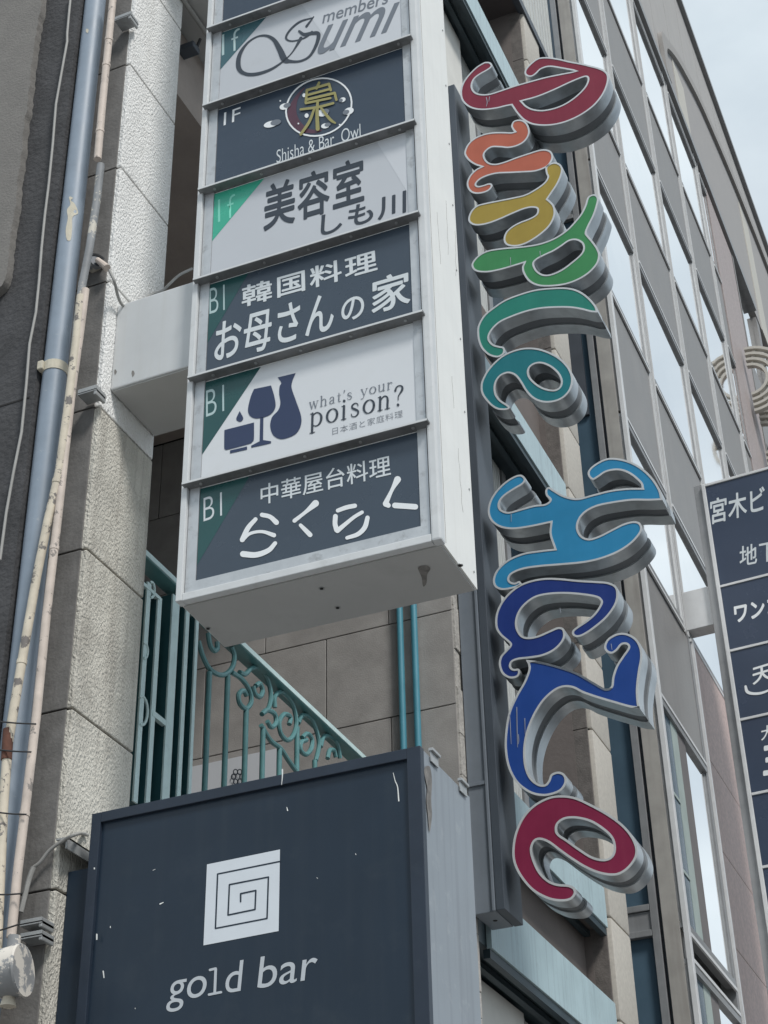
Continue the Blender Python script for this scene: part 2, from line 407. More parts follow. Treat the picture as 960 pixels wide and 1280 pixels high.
class Board:
    """a flat board: photo points are carried onto its plane; marks sit 'lift' proud of it"""
    def __init__(s, P0, yaw=0): s.P0 = Vector(P0); s.yaw = yaw; s.n = Matrix.Rotation(R(yaw), 3, 'Z') @ Vector((0, -1, 0)); s.k = 0
    def p(s, q, lift=0): return pl(q[0], q[1], 1, s.P0 + s.n * lift, s.yaw)
    def text(s, body, BL, BR, TL, bold=0, shear=0, lift=.001, space=1.0):
        fat = bold if bold > .008 else 0
        me = text_mesh(body, 0 if fat else bold, shear, space)
        a, b, c = s.p(BL, lift), s.p(BR, lift), s.p(TL, lift)
        if not fat:
            for v in me.vertices: v.co = a + (b - a) * v.co.x + (c - a) * v.co.y
            return me
        f = fat * .62; W = me['w'] if 'w' in me else 1.0; H = me['h'] if 'h' in me else 1.0   # heavier weight: a few copies, each a hair further out
        L = []
        for k, (dx, dy) in enumerate(((0, 0), (1, 0), (-1, 0), (0, 1), (0, -1), (.7, .7), (-.7, .7), (.7, -.7), (-.7, -.7))):
            m2 = me.copy(); sx_ = 1 - 2 * f / W; sy_ = 1 - 2 * f / H
            for v in m2.vertices:
                x = f / W + v.co.x * sx_ + dx * f / W; y = f / H + v.co.y * sy_ + dy * f / H
                v.co = a + (b - a) * x + (c - a) * y + s.n * (.00006 * k)
            L.append(m2)
        bpy.data.meshes.remove(me); bm = merge(L); o = bpy.data.meshes.new('t'); bm.to_mesh(o); bm.free(); return o
    def poly(s, contours, lift=.001, n=6, smooth=True):
        me = fill([cr_closed(c, n) if smooth else [Vector(p[:2]) for p in c] for c in contours])
        for v in me.vertices: v.co = s.p(v.co, lift)
        return me
    def stroke(s, pts, wd, lift=.001, n=8):
        """brush stroke in photo pixels; wd = width or list of widths along it, round ends"""
        ws = wd if isinstance(wd, (list, tuple)) else [wd] * len(pts)
        P = cr_open([Vector((p[0], p[1], w_)) for p, w_ in zip(pts, ws)], n) if len(pts) > 2 else [Vector((pts[0][0], pts[0][1], ws[0])).lerp(Vector((pts[1][0], pts[1][1], ws[1])), t / 6) for t in range(7)]
        L, Rr = [], []
        for i, p in enumerate(P):
            a = P[max(0, i - 1)]; b = P[min(len(P) - 1, i + 1)]; t = Vector((b.x - a.x, b.y - a.y))
            t = t.normalized() if t.length > 1e-6 else Vector((1, 0)); nn = Vector((-t.y, t.x)) * p.z / 2
            L.append(Vector((p.x, p.y)) + nn); Rr.append(Vector((p.x, p.y)) - nn)
        bm = BM(); vl = [bm.verts.new(s.p(q, lift)) for q in L]; vr = [bm.verts.new(s.p(q, lift)) for q in Rr]
        for i in range(len(P) - 1): bm.faces.new((vl[i], vl[i + 1], vr[i + 1], vr[i]))
        for e, sg, vv in ((0, -1, (vl[0], vr[0])), (-1, 1, (vl[-1], vr[-1]))):
            p = P[e]; o = P[1] if e == 0 else P[-2]; d = Vector((p.x - o.x, p.y - o.y))
            if d.length < 1e-6: continue
            d.normalize(); nn = Vector((-d.y, d.x)); r = p.z / 2
            arc = [bm.verts.new(s.p(Vector((p.x, p.y)) + d * r * math.sin(PI * k / 6) + nn * r * math.cos(PI * k / 6), lift)) for k in range(1, 6)]
            ends = [vv[0], *arc, vv[1]] if sg == 1 else [vv[1], *arc, vv[0]]
            bm.faces.new(ends)
        me = bpy.data.meshes.new('s'); bm.to_mesh(me); bm.free(); return me

# ================================================================== ground
bm = BM(); quad(bm, [(-60, -60, -.154), (200, -60, -.154), (200, 200, -.154), (-60, 200, -.154)])
single('road', bm, 'asphalt', None, None, (0, 0, -.154), kind='structure')
bm = BM(); box(bm, -60, 1.2, -60, 120, -.15, 0)
single('pavement', bm, 'paving', None, None, (0, 0, 0), kind='structure')
bm = BM(); box(bm, 1.21, 1.38, -60, 120, -.15, .004, bev=.01)
single('kerb', bm, 'stone_side', None, None, (1.3, 0, 0), kind='structure')
bm = BM(); quad(bm, [(1.7, -60, -.15), (1.85, -60, -.15), (1.85, 120, -.15), (1.7, 120, -.15)])
single('road_line', bm, 'paint_white', None, None, (1.7, 0, -.15), kind='structure')

# ================================================================== stone building
PX, PF, PB = -3.092, 4.461, 4.872                    # pillar: street face, front, back
sb = thing('stone_building', 'stone clad building with rough white pillar, tiled wall and pale blue balcony edges', 'building', (-4.5, 7, 0))
bm = BM(); zs = [0, .385, 1.04, 1.695, 2.35, 3.005, 3.66, 4.32, 4.977, 5.634, 6.28, 6.93, 7.576, 8.23, 8.9, 9.6, 10.3]
for a, b in zip(zs, zs[1:]):
    if a > 5.6: box(bm, PX - .41, PX, PF + .001, PB, a + .0045, b - .0045, bev=.006)
part('pillar', bm, 'stone_rough', sb, 'rough white stone pillar')
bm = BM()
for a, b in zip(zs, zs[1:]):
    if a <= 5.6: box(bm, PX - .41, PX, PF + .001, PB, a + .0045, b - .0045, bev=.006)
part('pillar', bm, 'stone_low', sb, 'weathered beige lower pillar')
bm = BM(); box(bm, PX - .40, PX - .012, PF + .014, PB - .012, 0, 10.3); part('pillar_joint', bm, 'joint', sb)
bm = BM()
for a, b in zip(zs, zs[1:]): box(bm, PX - .45, PX - .022, PF - .004, PF + .03, a + .0035, b - .0035, bev=.003)
part('pillar_cladding', bm, 'stone_side', sb, 'dirty grey narrow side of the pillar')
# tiled wall behind the railing
TY, TX = 7.6, -2.83
bm = BM(); rows = [.0, .58, 1.15, 1.72, 2.29, 2.86, 3.43, 4.0, 4.57, 5.145, 5.718, 6.291, 6.86, 7.43, 8.0]
for i, (a, b) in enumerate(zip(rows, rows[1:])):
    sh = -3.215 if i % 2 else -3.60
    xs = [TX - .004]; x = sh + .77 * 2
    while x > -6.5:
        if x < TX - .08: xs.append(x)
        x -= .77 if i % 2 else .77
    xs.append(-6.5)
    for r0, r1 in zip(xs[1:], xs): box(bm, r0 + .003, r1 - .003, TY, TY + .12, a + .003, b - .003, bev=.003)
part('tiled_wall', bm, 'tile_stone', sb)
bm = BM(); box(bm, -6.5, TX - .02, TY + .012, TY + .14, 0, 11); part('wall_core', bm, 'joint', sb)
bm = BM()
rz_ = random.Random(3); z = 0
while z < 8.0:
    h = rz_.uniform(.1, .3); d = rz_.uniform(0, .012)
    box(bm, TX - .02, TX - .004 + d, TY + .006, TY + .14, z, min(8, z + h - .004), bev=.003); z += h
part('wall_end', bm, 'stone_edge', sb, 'chipped pale end of the tiled wall')
# opening behind the pillar: floor slab, its soffit and an inner wall placed to bounce light inward
bm = BM(); box(bm, -6.4, -3.2, 4.9, 7.59, 8.0, 8.45); part('upper_slab', bm, 'slab_brown', sb)
bm = BM(); box(bm, -6.4, -2.978, 4.6, 7.58, 8.46, 8.70); part('eave', bm, 'sign_bottom', sb)
bm = BM(); tube(bm, [(-3.08, 4.7, 8.43), (-3.08, 7.5, 8.43)], .012); part('eave_conduit', bm, 'cable_grey', sb)
bm = BM(); box(bm, -6.5, -4.9, PF + .1, 7.58, 0, 11); part('inner_wall', bm, 'tile_stone', sb)
# white ornamental plate behind the balusters
bd = Board((0, TY - .05, 0))
bm = BM(); a, b = bd.p((236, 960)), bd.p((347, 935)); box(bm, a.x, b.x, TY - .045, TY - .02, 4.7, bd.p((290, 947)).z); pp = part('wall_plate', bm, 'panel_grey_light', sb)
ms = []
for k in range(6):
    c = Vector((297 + 5.2 * math.cos(k * PI / 3), 971 + 7 * math.sin(k * PI / 3)))
    ms.append(bd.stroke([(c.x + 2.6 * math.cos(t * PI / 4), c.y + 3.2 * math.sin(t * PI / 4)) for t in range(9)], 1.3, .004))
part('flower_ornament', merge(ms), 'ink_dark', pp)

# balconies beyond: fascia strips, soffits, inner and end walls
FX, FY0, FY1 = -2.83, 7.93, 10.12
lev = [(4.487, 4.81), (5.29, 5.55), (8.40, 8.68), (12.36, 12.68)]
for i, (a, b) in enumerate(lev):
    bm = BM(); box(bm, FX - .03, FX, FY0, FY1, a, b, bev=.003)
    f = part('balcony_fascia', bm, 'canopy_blue', sb)
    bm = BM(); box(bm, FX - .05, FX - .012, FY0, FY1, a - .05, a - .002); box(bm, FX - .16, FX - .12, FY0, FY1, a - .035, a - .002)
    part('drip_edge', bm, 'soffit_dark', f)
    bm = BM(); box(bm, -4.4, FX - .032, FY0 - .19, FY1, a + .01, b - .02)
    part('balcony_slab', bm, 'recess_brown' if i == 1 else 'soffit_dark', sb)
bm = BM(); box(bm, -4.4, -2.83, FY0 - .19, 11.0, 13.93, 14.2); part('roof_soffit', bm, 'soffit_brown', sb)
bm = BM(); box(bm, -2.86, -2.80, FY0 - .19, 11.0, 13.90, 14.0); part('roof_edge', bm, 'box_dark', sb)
bm = BM()
for k in range(34): box(bm, -2.83, -2.80, 7.75 + k * .097, 7.75 + k * .097 + .07, 14.0, 17.5, bev=.006)
box(bm, -2.86, -2.835, 7.74, 11.05, 14.0, 17.5)
part('ribbed_parapet', bm, 'shutter', sb)
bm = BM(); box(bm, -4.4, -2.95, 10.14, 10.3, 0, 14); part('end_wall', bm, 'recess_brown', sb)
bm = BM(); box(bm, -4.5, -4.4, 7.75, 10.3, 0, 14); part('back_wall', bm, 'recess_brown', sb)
for z0, z1 in ((5.56, 8.36), (9.6, 12.33), (2.0, 4.45)):
    bm = BM(); box(bm, -3.25, -3.02, 7.76, 8.92, z0, z1, bev=.004)
    wl = part('pale_wall', bm, 'pale_wall', sb)
    bm = BM(); box(bm, -3.24, -3.05, 8.93, 9.02, z0, z1); box(bm, -3.24, -3.05, 9.3, 9.38, z0, z1); part('wall_trim', bm, 'frame_alu', wl)
    bm = BM()
    for k in range(7): box(bm, -3.2, -3.06, 9.04 + k * .036, 9.04 + k * .036 + .026, z0, z1, bev=.003)
    part('ribbed_panel', bm, 'shutter', wl)
    bm = BM(); box(bm, -3.26, -3.2, 9.39, 10.13, z0, z1); part('dark_pane', bm, 'glass_dark', wl)
for z0, z1 in ((4.75, 5.285), (8.66, 9.58)):
    bm = BM(); box(bm, -3.2, -3.0, 7.76, 10.14, z0, z1); part('brown_wall', bm, 'recess_brown', sb)
# granite clad corner pier
bm = BM(); bd_ = BM()
zz = [.1 + .66 * k for k in range(24)]
for a, b in zip(zz, zz[1:]):
    box(bm, -2.93, FX + .012, 10.165, 10.60, a + .003, b - .003, bev=.02)
    box(bd_, -2.975, -2.85, 10.142, 10.16, a + .003, b - .003, bev=.002)
pr = part('corner_pier', bm, 'pier_light', sb, smooth=True)
part('pier_cladding', bd_, 'pier_dark', pr)
bm = BM(); box(bm, -2.96, -2.845, 10.17, 10.58, 0, 15.2); part('pier_joint', bm, 'joint', pr)

# ================================================================== dark neighbour wall on the left
WY = 4.30
nb = thing('concrete_building', 'dark stained concrete building with pale plaster patch, left of the drainpipe', 'building', (-5, 4.3, 0))
xr = [onY(x, y, WY) for x, y in ((103, 0), (84, 160), (72, 250), (58, 340), (48, 440), (37, 560), (25, 680))]
bm = BM(); X0 = onY(119, 5, 4.35).x - .049
box(bm, -9, X0, WY, 4.44, 0, 10.5); part('wall', bm, 'dark_concrete', nb)
zj = onY(0, 508, WY).z
bm = BM(); box(bm, -8, X0 - .02, WY - .002, WY + .01, zj - .004, zj + .004); part('wall_joint', bm, 'joint', nb)
edge = [(52, -30), (51, 0), (49, 18), (45, 34), (43, 52), (40.5, 70), (38, 92), (35.5, 112), (34, 135), (30, 152), (27.5, 178), (25, 200), (21.5, 222), (19.5, 246), (17, 270), (14, 288), (11.5, 306), (9.5, 330), (6, 348), (2, 356), (-12, 368), (-400, 420), (-400, -60)]
rj = random.Random(5); pe = []
for i, p in enumerate(edge):
    pe.append(Vector(p))
    if i < 18:
        q = Vector(edge[i + 1])
        for t in (.25, .5, .75): pe.append(Vector(p).lerp(q, t) + Vector((rj.uniform(-1.1, 1.1), 0)))
w3 = [onY(p.x, p.y, WY - .045) for p in pe]
me = fill([[Vector((p.x, p.z)) for p in w3]], .02)
for v in me.vertices: v.co = Vector((v.co.x, WY - .022 + v.co.z, v.co.y))
part('plaster_patch', me, 'plaster', nb, 'pale grey brown plaster with broken edge')

# ================================================================== white projecting sign
BY = 1.1
BLp = pl(221, 754, 1, (0, 4.472, 0), 0); SF = Frame(BLp, BY)
SW, SD, SH = 1.0, .36, 4.6
ps = thing('projecting_sign', 'white box sign of stacked shop panels on stone pillar, above the dark box sign', 'sign', tuple(SF.w(.5, .18, 0)))
bm = BM(); box(bm, .004, SW - .004, .02, SD, .004, SH, SF); part('cabinet', bm, 'sign_side', ps, 'white metal box of the sign')
bm = BM(); box(bm, .012, SW - .012, .03, SD - .01, -.004, .003, SF); part('bottom_plate', bm, 'sign_bottom', ps)
bm = BM()
box(bm, 0, .024, -.012, .03, 0, SH, SF, bev=.003)                         # outer left flange
box(bm, SW - .034, SW + .002, -.010, .035, 0, SH, SF, bev=.008)           # rounded right corner
box(bm, .024, SW - .034, -.008, .025, 0, .030, SF, bev=.003)              # bottom trim
part('frame', bm, 'alu_white', ps)
bm = BM()
box(bm, .027, .068, .004, .02, .036, SH, SF); box(bm, SW - .074, SW - .040, .004, .02, .036, SH, SF); box(bm, .068, SW - .074, .004, .02, .036, .078, SF)
part('inner_frame', bm, 'alu', ps, 'dulled metal strips beside the panels')
rails = [.479, .972, 1.464, 1.956, 2.450, 2.942, 3.44, 3.93]
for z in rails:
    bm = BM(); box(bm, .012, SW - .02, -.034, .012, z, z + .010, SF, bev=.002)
    rl = part('rail', bm, 'alu_dirty_shaded', ps)
    bm = BM(); box(bm, .014, SW - .022, -.0365, -.0345, z + .001, z + .0095, SF); part('rail_lit_lip', bm, 'alu_white', rl)  # bright strip imitates the lit front edge of the darkened rail
    bm = BM()
    for k in range(5): 
        c = SF.w(.1 + .2 * k + .02 * math.sin(z * 9 + k), -.014, z - .001); tube(bm, [c + Vector((0, 0, -.003)), c + Vector((0, 0, .002))], .006, 8)
    part('screw', bm, 'galv', rl)
PZ = [(.080, .473), (.501, .966), (.994, 1.458), (1.486, 1.950), (1.978, 2.444), (2.472, 2.936), (2.964, 3.43), (3.46, 3.92)]
pm = ['panel_slate', 'panel_white', 'panel_slate', 'panel_grey', 'panel_navy', 'panel_grey', 'panel_navy', 'panel_grey']
plab = ['slate panel with brushed pale writing, lowest of the stack', 'white panel with navy glass and bottle emblem', 'slate panel with bold pale Japanese writing',
        'pale grey panel with green corner and black brush characters', 'navy panel with round gold and wine emblem', 'pale grey panel with large dark script letters', 'plain navy panel at the top edge of the photo', 'blank pale panel above the others']
panels = []
for (a, b), m_, l_ in zip(PZ, pm, plab):
    bm = BM(); box(bm, .069, SW - .075, .008, .02, a, b, SF); panels.append(part('panel', bm, m_, ps, l_))
FB = Board(SF.w(0, .008, 0), BY)
r4 = lambda pts: zm(220, 0, 960 / 340, pts)
r5 = lambda pts: zm(220, 220, 960 / 340, pts)
r6 = lambda pts: zm(220, 400, 960 / 340, pts)
r7 = lambda pts: zm(210, 560, 960 / 410, pts)
t2 = lambda pts: zm(240, 0, 4, pts)
t6 = lambda pts: zm(240, 320, 4, pts)
t10 = lambda pts: zm(240, 640, 4, pts)
def T3(f, body, BL, BR, TL, **k):
    a, b, c = f([BL, BR, TL]); return FB.text(body, a, b, c, **k)
def corner(i, u1, h, m):
    a, b = PZ[i]; bm = BM(); d = .0074
    quad(bm, [SF.w(.0695, d, b - h), SF.w(.0695 + u1, d, b - .001), SF.w(.0695, d, b - .001)][:3]) if False else bm.faces.new([bm.verts.new(SF.w(.0695, d, b - h)), bm.verts.new(SF.w(.0695 + u1, d, b - .001)), bm.verts.new(SF.w(.0695, d, b - .001))])
    return part('corner_mark', bm, m, panels[i])
for i, u1, h, m in ((0, .20, .33, 'tri_dark'), (1, .235, .34, 'tri_dark'), (2, .17, .30, 'tri_dark'), (3, .23, .26, 'tri_green'), (5, .22, .24, 'tri_slate')): corner(i, u1, h, m)
LT = .0013
# 0: noodle stall panel
me = [T3(r7, '中華屋台料理', (271, 168), (653, 80), (271, 108), bold=.012)]
part('lettering', merge(me), 'ink_light', panels[0])
ms = [FB.stroke(t10([(350, 14), (390, 24), (422, 52)]), [5.5, 5.5, 6.5], LT), FB.stroke(t10([(318, 36), (280, 80), (252, 138)]), [5, 6, 6.5], LT + .0002),
      FB.stroke(t10([(250, 140), (290, 108), (350, 98), (410, 116)]), [5.5, 4, 4, 5.5], LT + .0004), FB.stroke(t10([(255, 210), (320, 214), (382, 192), (416, 156)]), [7.5, 7, 6, 5], LT + .0006),
      FB.stroke(r7([(432, 162), (402, 188), (370, 213)]), [8.5, 4.5, 5], LT), FB.stroke(r7([(388, 226), (402, 240), (416, 254)]), [4.5, 5.5, 6], LT + .0002),
      FB.stroke(r7([(497, 183), (522, 174), (547, 169)]), [5, 5.5, 5.5], LT), FB.stroke(r7([(490, 200), (489, 222), (494, 240)]), [6, 6, 6.5], LT + .0002),
      FB.stroke(r7([(496, 242), (520, 222), (545, 202), (568, 188)]), [6, 5, 4.5, 4.5], LT + .0004), FB.stroke(r7([(584, 204), (576, 232), (556, 252), (524, 263)]), [5.5, 6, 5.5, 4.5], LT + .0006),
      FB.stroke(r7([(672, 92), (656, 122), (638, 160)]), [8.5, 4.5, 6.5], LT), FB.stroke(r7([(638, 163), (645, 168)]), [8, 6], LT + .0002), FB.stroke(r7([(664, 168), (724, 172)]), [7, 7], LT)]
for a_, b_ in ((0, 4), (4, 6), (6, 10), (10, 13)): part('brush_lettering', merge(ms[a_:b_]), 'ink_white', panels[0])
part('floor_mark', merge([T3(r7, 'B1', (104, 215), (158, 197), (104, 147), bold=-.012)]), 'ink_light', panels[0])
# 1: glass and bottle panel
SG = {'w': ([([(0, .5), (.13, 0)], .08), ([(.13, 0), (.25, .5)], .035), ([(.25, .5), (.38, 0)], .08), ([(.38, 0), (.5, .5)], .035), ([(-.05, .5), (.07, .5)], .03), ([(.2, .5), (.3, .5)], .03), ([(.44, .5), (.56, .5)], .03)], .58),
 'h': ([([(.08, 0), (.08, .75)], .085), ([(.08, .34), (.2, .49), (.32, .46), (.36, .34), (.36, .15), (.36, 0)], [.03, .045, .06, .08, .08, .08]), ([(0, .75), (.08, .74)], .03), ([(0, 0), (.17, 0)], .03), ([(.27, 0), (.45, 0)], .03)], .49),
 'a': ([([(.06, .38), (.1, .47), (.2, .5), (.28, .44), (.29, .3), (.29, .07), (.37, .01)], [.07, .05, .04, .07, .085, .08, .03]), ([(.29, .29), (.12, .23), (.05, .12), (.12, .01), (.22, .03), (.29, .1)], [.03, .05, .08, .05, .04, .03])], .42),
 't': ([([(.12, .66), (.12, .3), (.12, .1), (.17, .01), (.25, .04)], [.05, .085, .085, .05, .03]), ([(.02, .49), (.25, .49)], .03)], .3),
 "'": ([([(.08, .74), (.05, .58)], [.09, .03])], .15),
 's': ([([(.29, .37), (.26, .46), (.17, .5), (.07, .44), (.08, .34), (.18, .27), (.29, .18), (.29, .07), (.19, 0), (.08, .03), (.04, .13)], [.03, .04, .04, .06, .08, .09, .08, .06, .04, .04, .03])], .38),
 'y': ([([(.05, .5), (.22, .03)], .08), ([(.4, .5), (.22, 0), (.14, -.18), (.04, -.2)], [.035, .035, .04, .06]), ([(-.01, .5), (.13, .5)], .03), ([(.33, .5), (.46, .5)], .03)], .46),
 'o': ([([(.23 + .19 * math.cos(t * PI / 8), .25 + .245 * math.sin(t * PI / 8)) for t in range(17)], [.032 + .055 * abs(math.cos(t * PI / 8)) for t in range(17)])], .48),
 'u': ([([(.08, .5), (.08, .3), (.08, .12), (.15, .01), (.27, .04), (.34, .14)], [.08, .08, .08, .05, .04, .03]), ([(.37, .5), (.37, 0)], .085), ([(0, .5), (.08, .49)], .03), ([(.29, .5), (.37, .49)], .03), ([(.37, 0), (.46, .01)], .03)], .5),
 'r': ([([(.08, .5), (.08, 0)], .085), ([(.08, .32), (.16, .46), (.26, .49), (.31, .43)], [.03, .04, .06, .08]), ([(0, .5), (.08, .49)], .03), ([(0, 0), (.18, 0)], .03)], .36),
 'p': ([([(.08, .5), (.08, -.22)], .085), ([(0, .5), (.08, .49)], .03), ([(0, -.22), (.18, -.22)], .03), ([(.08, .37), (.16, .48), (.28, .49), (.39, .38), (.415, .25), (.38, .1), (.28, .01), (.16, .02), (.08, .12)], [.03, .04, .045, .075, .09, .075, .045, .04, .03])], .5),
 'i': ([([(.1, .5), (.1, 0)], .085), ([(.1, .68), (.1, .69)], .1), ([(.02, .5), (.1, .49)], .03), ([(.01, 0), (.19, 0)], .03)], .25),
 'n': ([([(.08, 0), (.08, .5)], .085), ([(.08, .34), (.2, .49), (.32, .46), (.36, .34), (.36, .15), (.36, 0)], [.03, .045, .06, .08, .08, .08]), ([(0, .5), (.08, .49)], .03), ([(0, 0), (.17, 0)], .03), ([(.27, 0), (.45, 0)], .03)], .49),
 '?': ([([(.06, .6), (.1, .72), (.2, .76), (.31, .7), (.32, .58), (.24, .46), (.18, .36), (.18, .22)], [.08, .05, .04, .07, .08, .05, .04, .03]), ([(.18, .04), (.18, .05)], .1)], .42), ' ': ([], .34)}
def serif_text(B, body, O, E_, em, gap=.07):
    """roman letters with serifs drawn stroke by stroke along the photo-pixel baseline O -> E_"""
    O, E_ = Vector(O), Vector(E_); tot = sum(SG[c][1] + gap for c in body) - gap; d = (E_ - O) / tot; up = Vector((.03, -1)) * em; x = 0; ms = []; k = 0
    for c in body:
        for pts, w_ in SG[c][0]:
            q = [O + d * (x + a) + up * b for a, b in pts]; ww = [k_ * em for k_ in w_] if isinstance(w_, list) else w_ * em
            ms.append(B.stroke(q, ww, .0014 + .00008 * (k % 6), 5)); k += 1
        x += SG[c][1] + gap
    return merge(ms)
part('lettering', serif_text(FB, "what's your", *r6([(472, 315), (764, 242)]), 48 / 2.82, .1), 'ink_grey', panels[1])
part('large_lettering', serif_text(FB, 'poison?', *r6([(473, 379), (806, 298)]), 94 / 2.82, .09), 'ink_dark', panels[1])
part('small_lettering', merge([T3(r6, '日本酒と家庭料理', (552, 406), (800, 342), (552, 381), bold=-.01, space=1.1)]), 'ink_grey', panels[1])
bot = [(428, 607, 1), (518, 585, 1), (502, 625), (498, 660), (520, 725), (545, 800), (543, 850), (518, 890), (470, 912), (435, 914), (404, 893), (391, 850), (400, 806), (430, 772), (442, 735), (436, 690), (438, 652), (446, 634)]
bowl = [(310, 665, 1), (395, 647, 1), (412, 705), (417, 755), (395, 790), (355, 808), (315, 812), (288, 797), (280, 765), (293, 705)]
stem = [(341, 806, 1), (357, 804, 1), (355, 920, 1), (395, 926, 1), (395, 936, 1), (345, 948), (296, 958, 1), (296, 948, 1), (338, 926, 1)]
cup = [(162, 870, 1), (310, 832, 1), (309, 915), (300, 930), (285, 940), (180, 968), (165, 966), (161, 955)]
base = [(190, 972, 1), (275, 952, 1), (275, 968, 1), (190, 987, 1)]
drop = [(238, 775, 1), (256, 812), (240, 829), (221, 815)]
part('drink_emblem', merge([FB.poly([t6(c)], LT) for c in (bot, bowl, stem, cup, base, drop)]), 'ink_navy', panels[1])
part('floor_mark', merge([T3(r6, 'B1', (106, 342), (170, 320), (106, 250), bold=-.012)]), 'ink_pale', panels[1])
# 2: home cooking panel
part('lettering', merge([T3(r5, '韓国料理', (232, 466), (712, 334), (232, 390), bold=.028, space=1.12)]), 'ink_light', panels[2])
part('large_lettering', merge([T3(r5, 'お母さん', (133, 664), (556, 548), (142, 520), bold=.022)]), 'ink_light', panels[2])
part('large_lettering', merge([T3(r5, 'の', (583, 519), (664, 497), (584, 438), bold=.022)]), 'ink_light', panels[2])
part('large_lettering', merge([T3(r5, '家', (690, 492), (828, 452), (690, 366), bold=.028)]), 'ink_light', panels[2])
part('floor_mark', merge([T3(r5, 'B1', (118, 487), (172, 472), (118, 398), bold=-.012)]), 'ink_pale', panels[2])
# 3: hair salon panel
part('lettering', merge([T3(t2, '美容室', (356, 1160), (862, 1010), (362, 928), bold=.030, space=1.06)]), 'ink_dark', panels[3])
part('small_lettering', merge([T3(r5, 'しも川', (510, 216), (812, 128), (513, 138), bold=.026, space=1.04)]), 'ink_dark', panels[3])
part('floor_mark', merge([T3(r5, '1f', (148, 163), (210, 142), (148, 83), bold=-.012)]), 'ink_mint', panels[3])
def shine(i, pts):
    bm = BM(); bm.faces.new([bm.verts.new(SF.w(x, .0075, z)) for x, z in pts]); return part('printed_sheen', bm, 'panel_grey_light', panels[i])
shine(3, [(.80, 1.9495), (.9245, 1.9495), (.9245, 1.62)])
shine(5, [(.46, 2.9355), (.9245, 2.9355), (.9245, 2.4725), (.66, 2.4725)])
# 4: round emblem panel
ring = lambda cx, cy, rx, ry, rot, n=40: [(cx + rx * math.cos(t) * math.cos(rot) - ry * math.sin(t) * math.sin(rot), cy + rx * math.cos(t) * math.sin(rot) + ry * math.sin(t) * math.cos(rot)) for t in [2 * PI * k / n for k in range(n)]]
cx, cy = 504, 378
E_out = r4(ring(cx, cy, 122, 101, -.42)); E_in = r4(ring(cx, cy, 116, 95.5, -.42)); E_c = r4(ring(cx + 42, cy - 22, 98, 92, -.42))
part('emblem_ring', merge([FB.poly([E_out, E_in], LT + .001, smooth=False)]), 'ink_white', panels[4])
cres = r4([(455, 308), (425, 335), (400, 375), (393, 410), (410, 445), (445, 466), (490, 470), (515, 458), (470, 455), (440, 430), (425, 395), (430, 350)])
part('emblem_crescent', merge([FB.poly([cres], LT - .0005)]), 'ink_wine', panels[4])
ms = []
for x, y, a, b, rt in ((335, 438, 26, 11, -.25), (382, 376, 17, 11, -.3), (518, 398, 20, 13, -.2), (527, 444, 15, 9, -.2), (610, 392, 18, 12, -.4), (588, 352, 11, 8, -.4), (452, 336, 6, 7, .2), (461, 408, 7, 8, .2), (368, 356, 3, 3, 0), (432, 436, 3, 3, 0), (578, 440, 3, 3, 0)):
    ms.append(FB.poly([r4(ring(x, y, a, b, rt, 20))], LT + .0014, smooth=False))
part('emblem_cloud', merge(ms), 'ink_white', panels[4])
ms = []
for x, y, a, b, rt in ((352, 432, 19, 10, -.25), (392, 372, 13, 8, -.3), (528, 393, 13, 9, -.2), (535, 440, 11, 7, -.2), (600, 396, 12, 8, -.4), (582, 354, 7, 6, -.4)):
    ms.append(FB.poly([r4(ring(x, y, a, b, rt, 20))], LT + .0018, smooth=False))
part('emblem_shade', merge(ms), 'ink_grey', panels[4])
ms = [FB.stroke(r4(p), [k_ / 2.82 for k_ in w_] if isinstance(w_, list) else w_ / 2.82, LT + .002 + .0002 * i) for i, (p, w_) in enumerate([
    ([(505, 292), (496, 312)], 9), ([(462, 318), (540, 296)], 9), ([(462, 318), (458, 362)], 9), ([(540, 296), (546, 318)], 9), ([(462, 336), (543, 314)], 8), ([(460, 352), (560, 328)], 9), ([(458, 364), (545, 346)], 8), ([(560, 328), (566, 352)], 9),
    ([(500, 358), (498, 400), (500, 455)], [9, 12, 14]), ([(440, 386), (500, 378), (555, 364)], [8, 9, 8]), ([(488, 384), (470, 430), (440, 474)], [8, 10, 9]), ([(510, 378), (530, 405), (548, 425), (562, 434)], [8, 10, 10, 6])])]
part('emblem_character', merge(ms), 'ink_gold', panels[4])
part('lettering', merge([T3(r4, 'Shisha & Bar  Owl', (355, 576), (652, 482), (355, 530), bold=-.006)]), 'ink_light', panels[4])
part('floor_mark', merge([T3(r4, '1F', (168, 443), (226, 422), (170, 398), bold=.0)]), 'ink_white', panels[4])
# 5: script panel
ms = [FB.stroke(t2([(608, 84), (572, 132)]), [1.5, 3], LT), FB.stroke(t2([(604, 88), (540, 108), (490, 150), (470, 190), (500, 205), (560, 190), (600, 160)]), [1.2, 2.4, 2.4, 2.6, 1.8, 1.8, 3.2], LT + .0002),
      FB.stroke(t2([(536, 156), (560, 172), (600, 166), (632, 170), (622, 222), (588, 280), (540, 305), (490, 306), (462, 296), (440, 250), (410, 200), (370, 178), (320, 185), (270, 222), (236, 280), (234, 340), (265, 368), (320, 370), (390, 348), (450, 310), (500, 262), (545, 190)]),
                [3, 4.2, 4, 5, 4, 2.8, 2.6, 4, 8, 7.2, 5, 3, 1.8, 2.6, 5, 6, 4.4, 4, 3, 2, 1.4, 4], LT + .0004),
      ]
part('script_initial', merge(ms), 'ink_dark', panels[5])
part('lettering', merge([T3(r4, 'umı', (497, 196), (778, 104), (512, 96), bold=.012, shear=.42)]), 'ink_grey', panels[5])
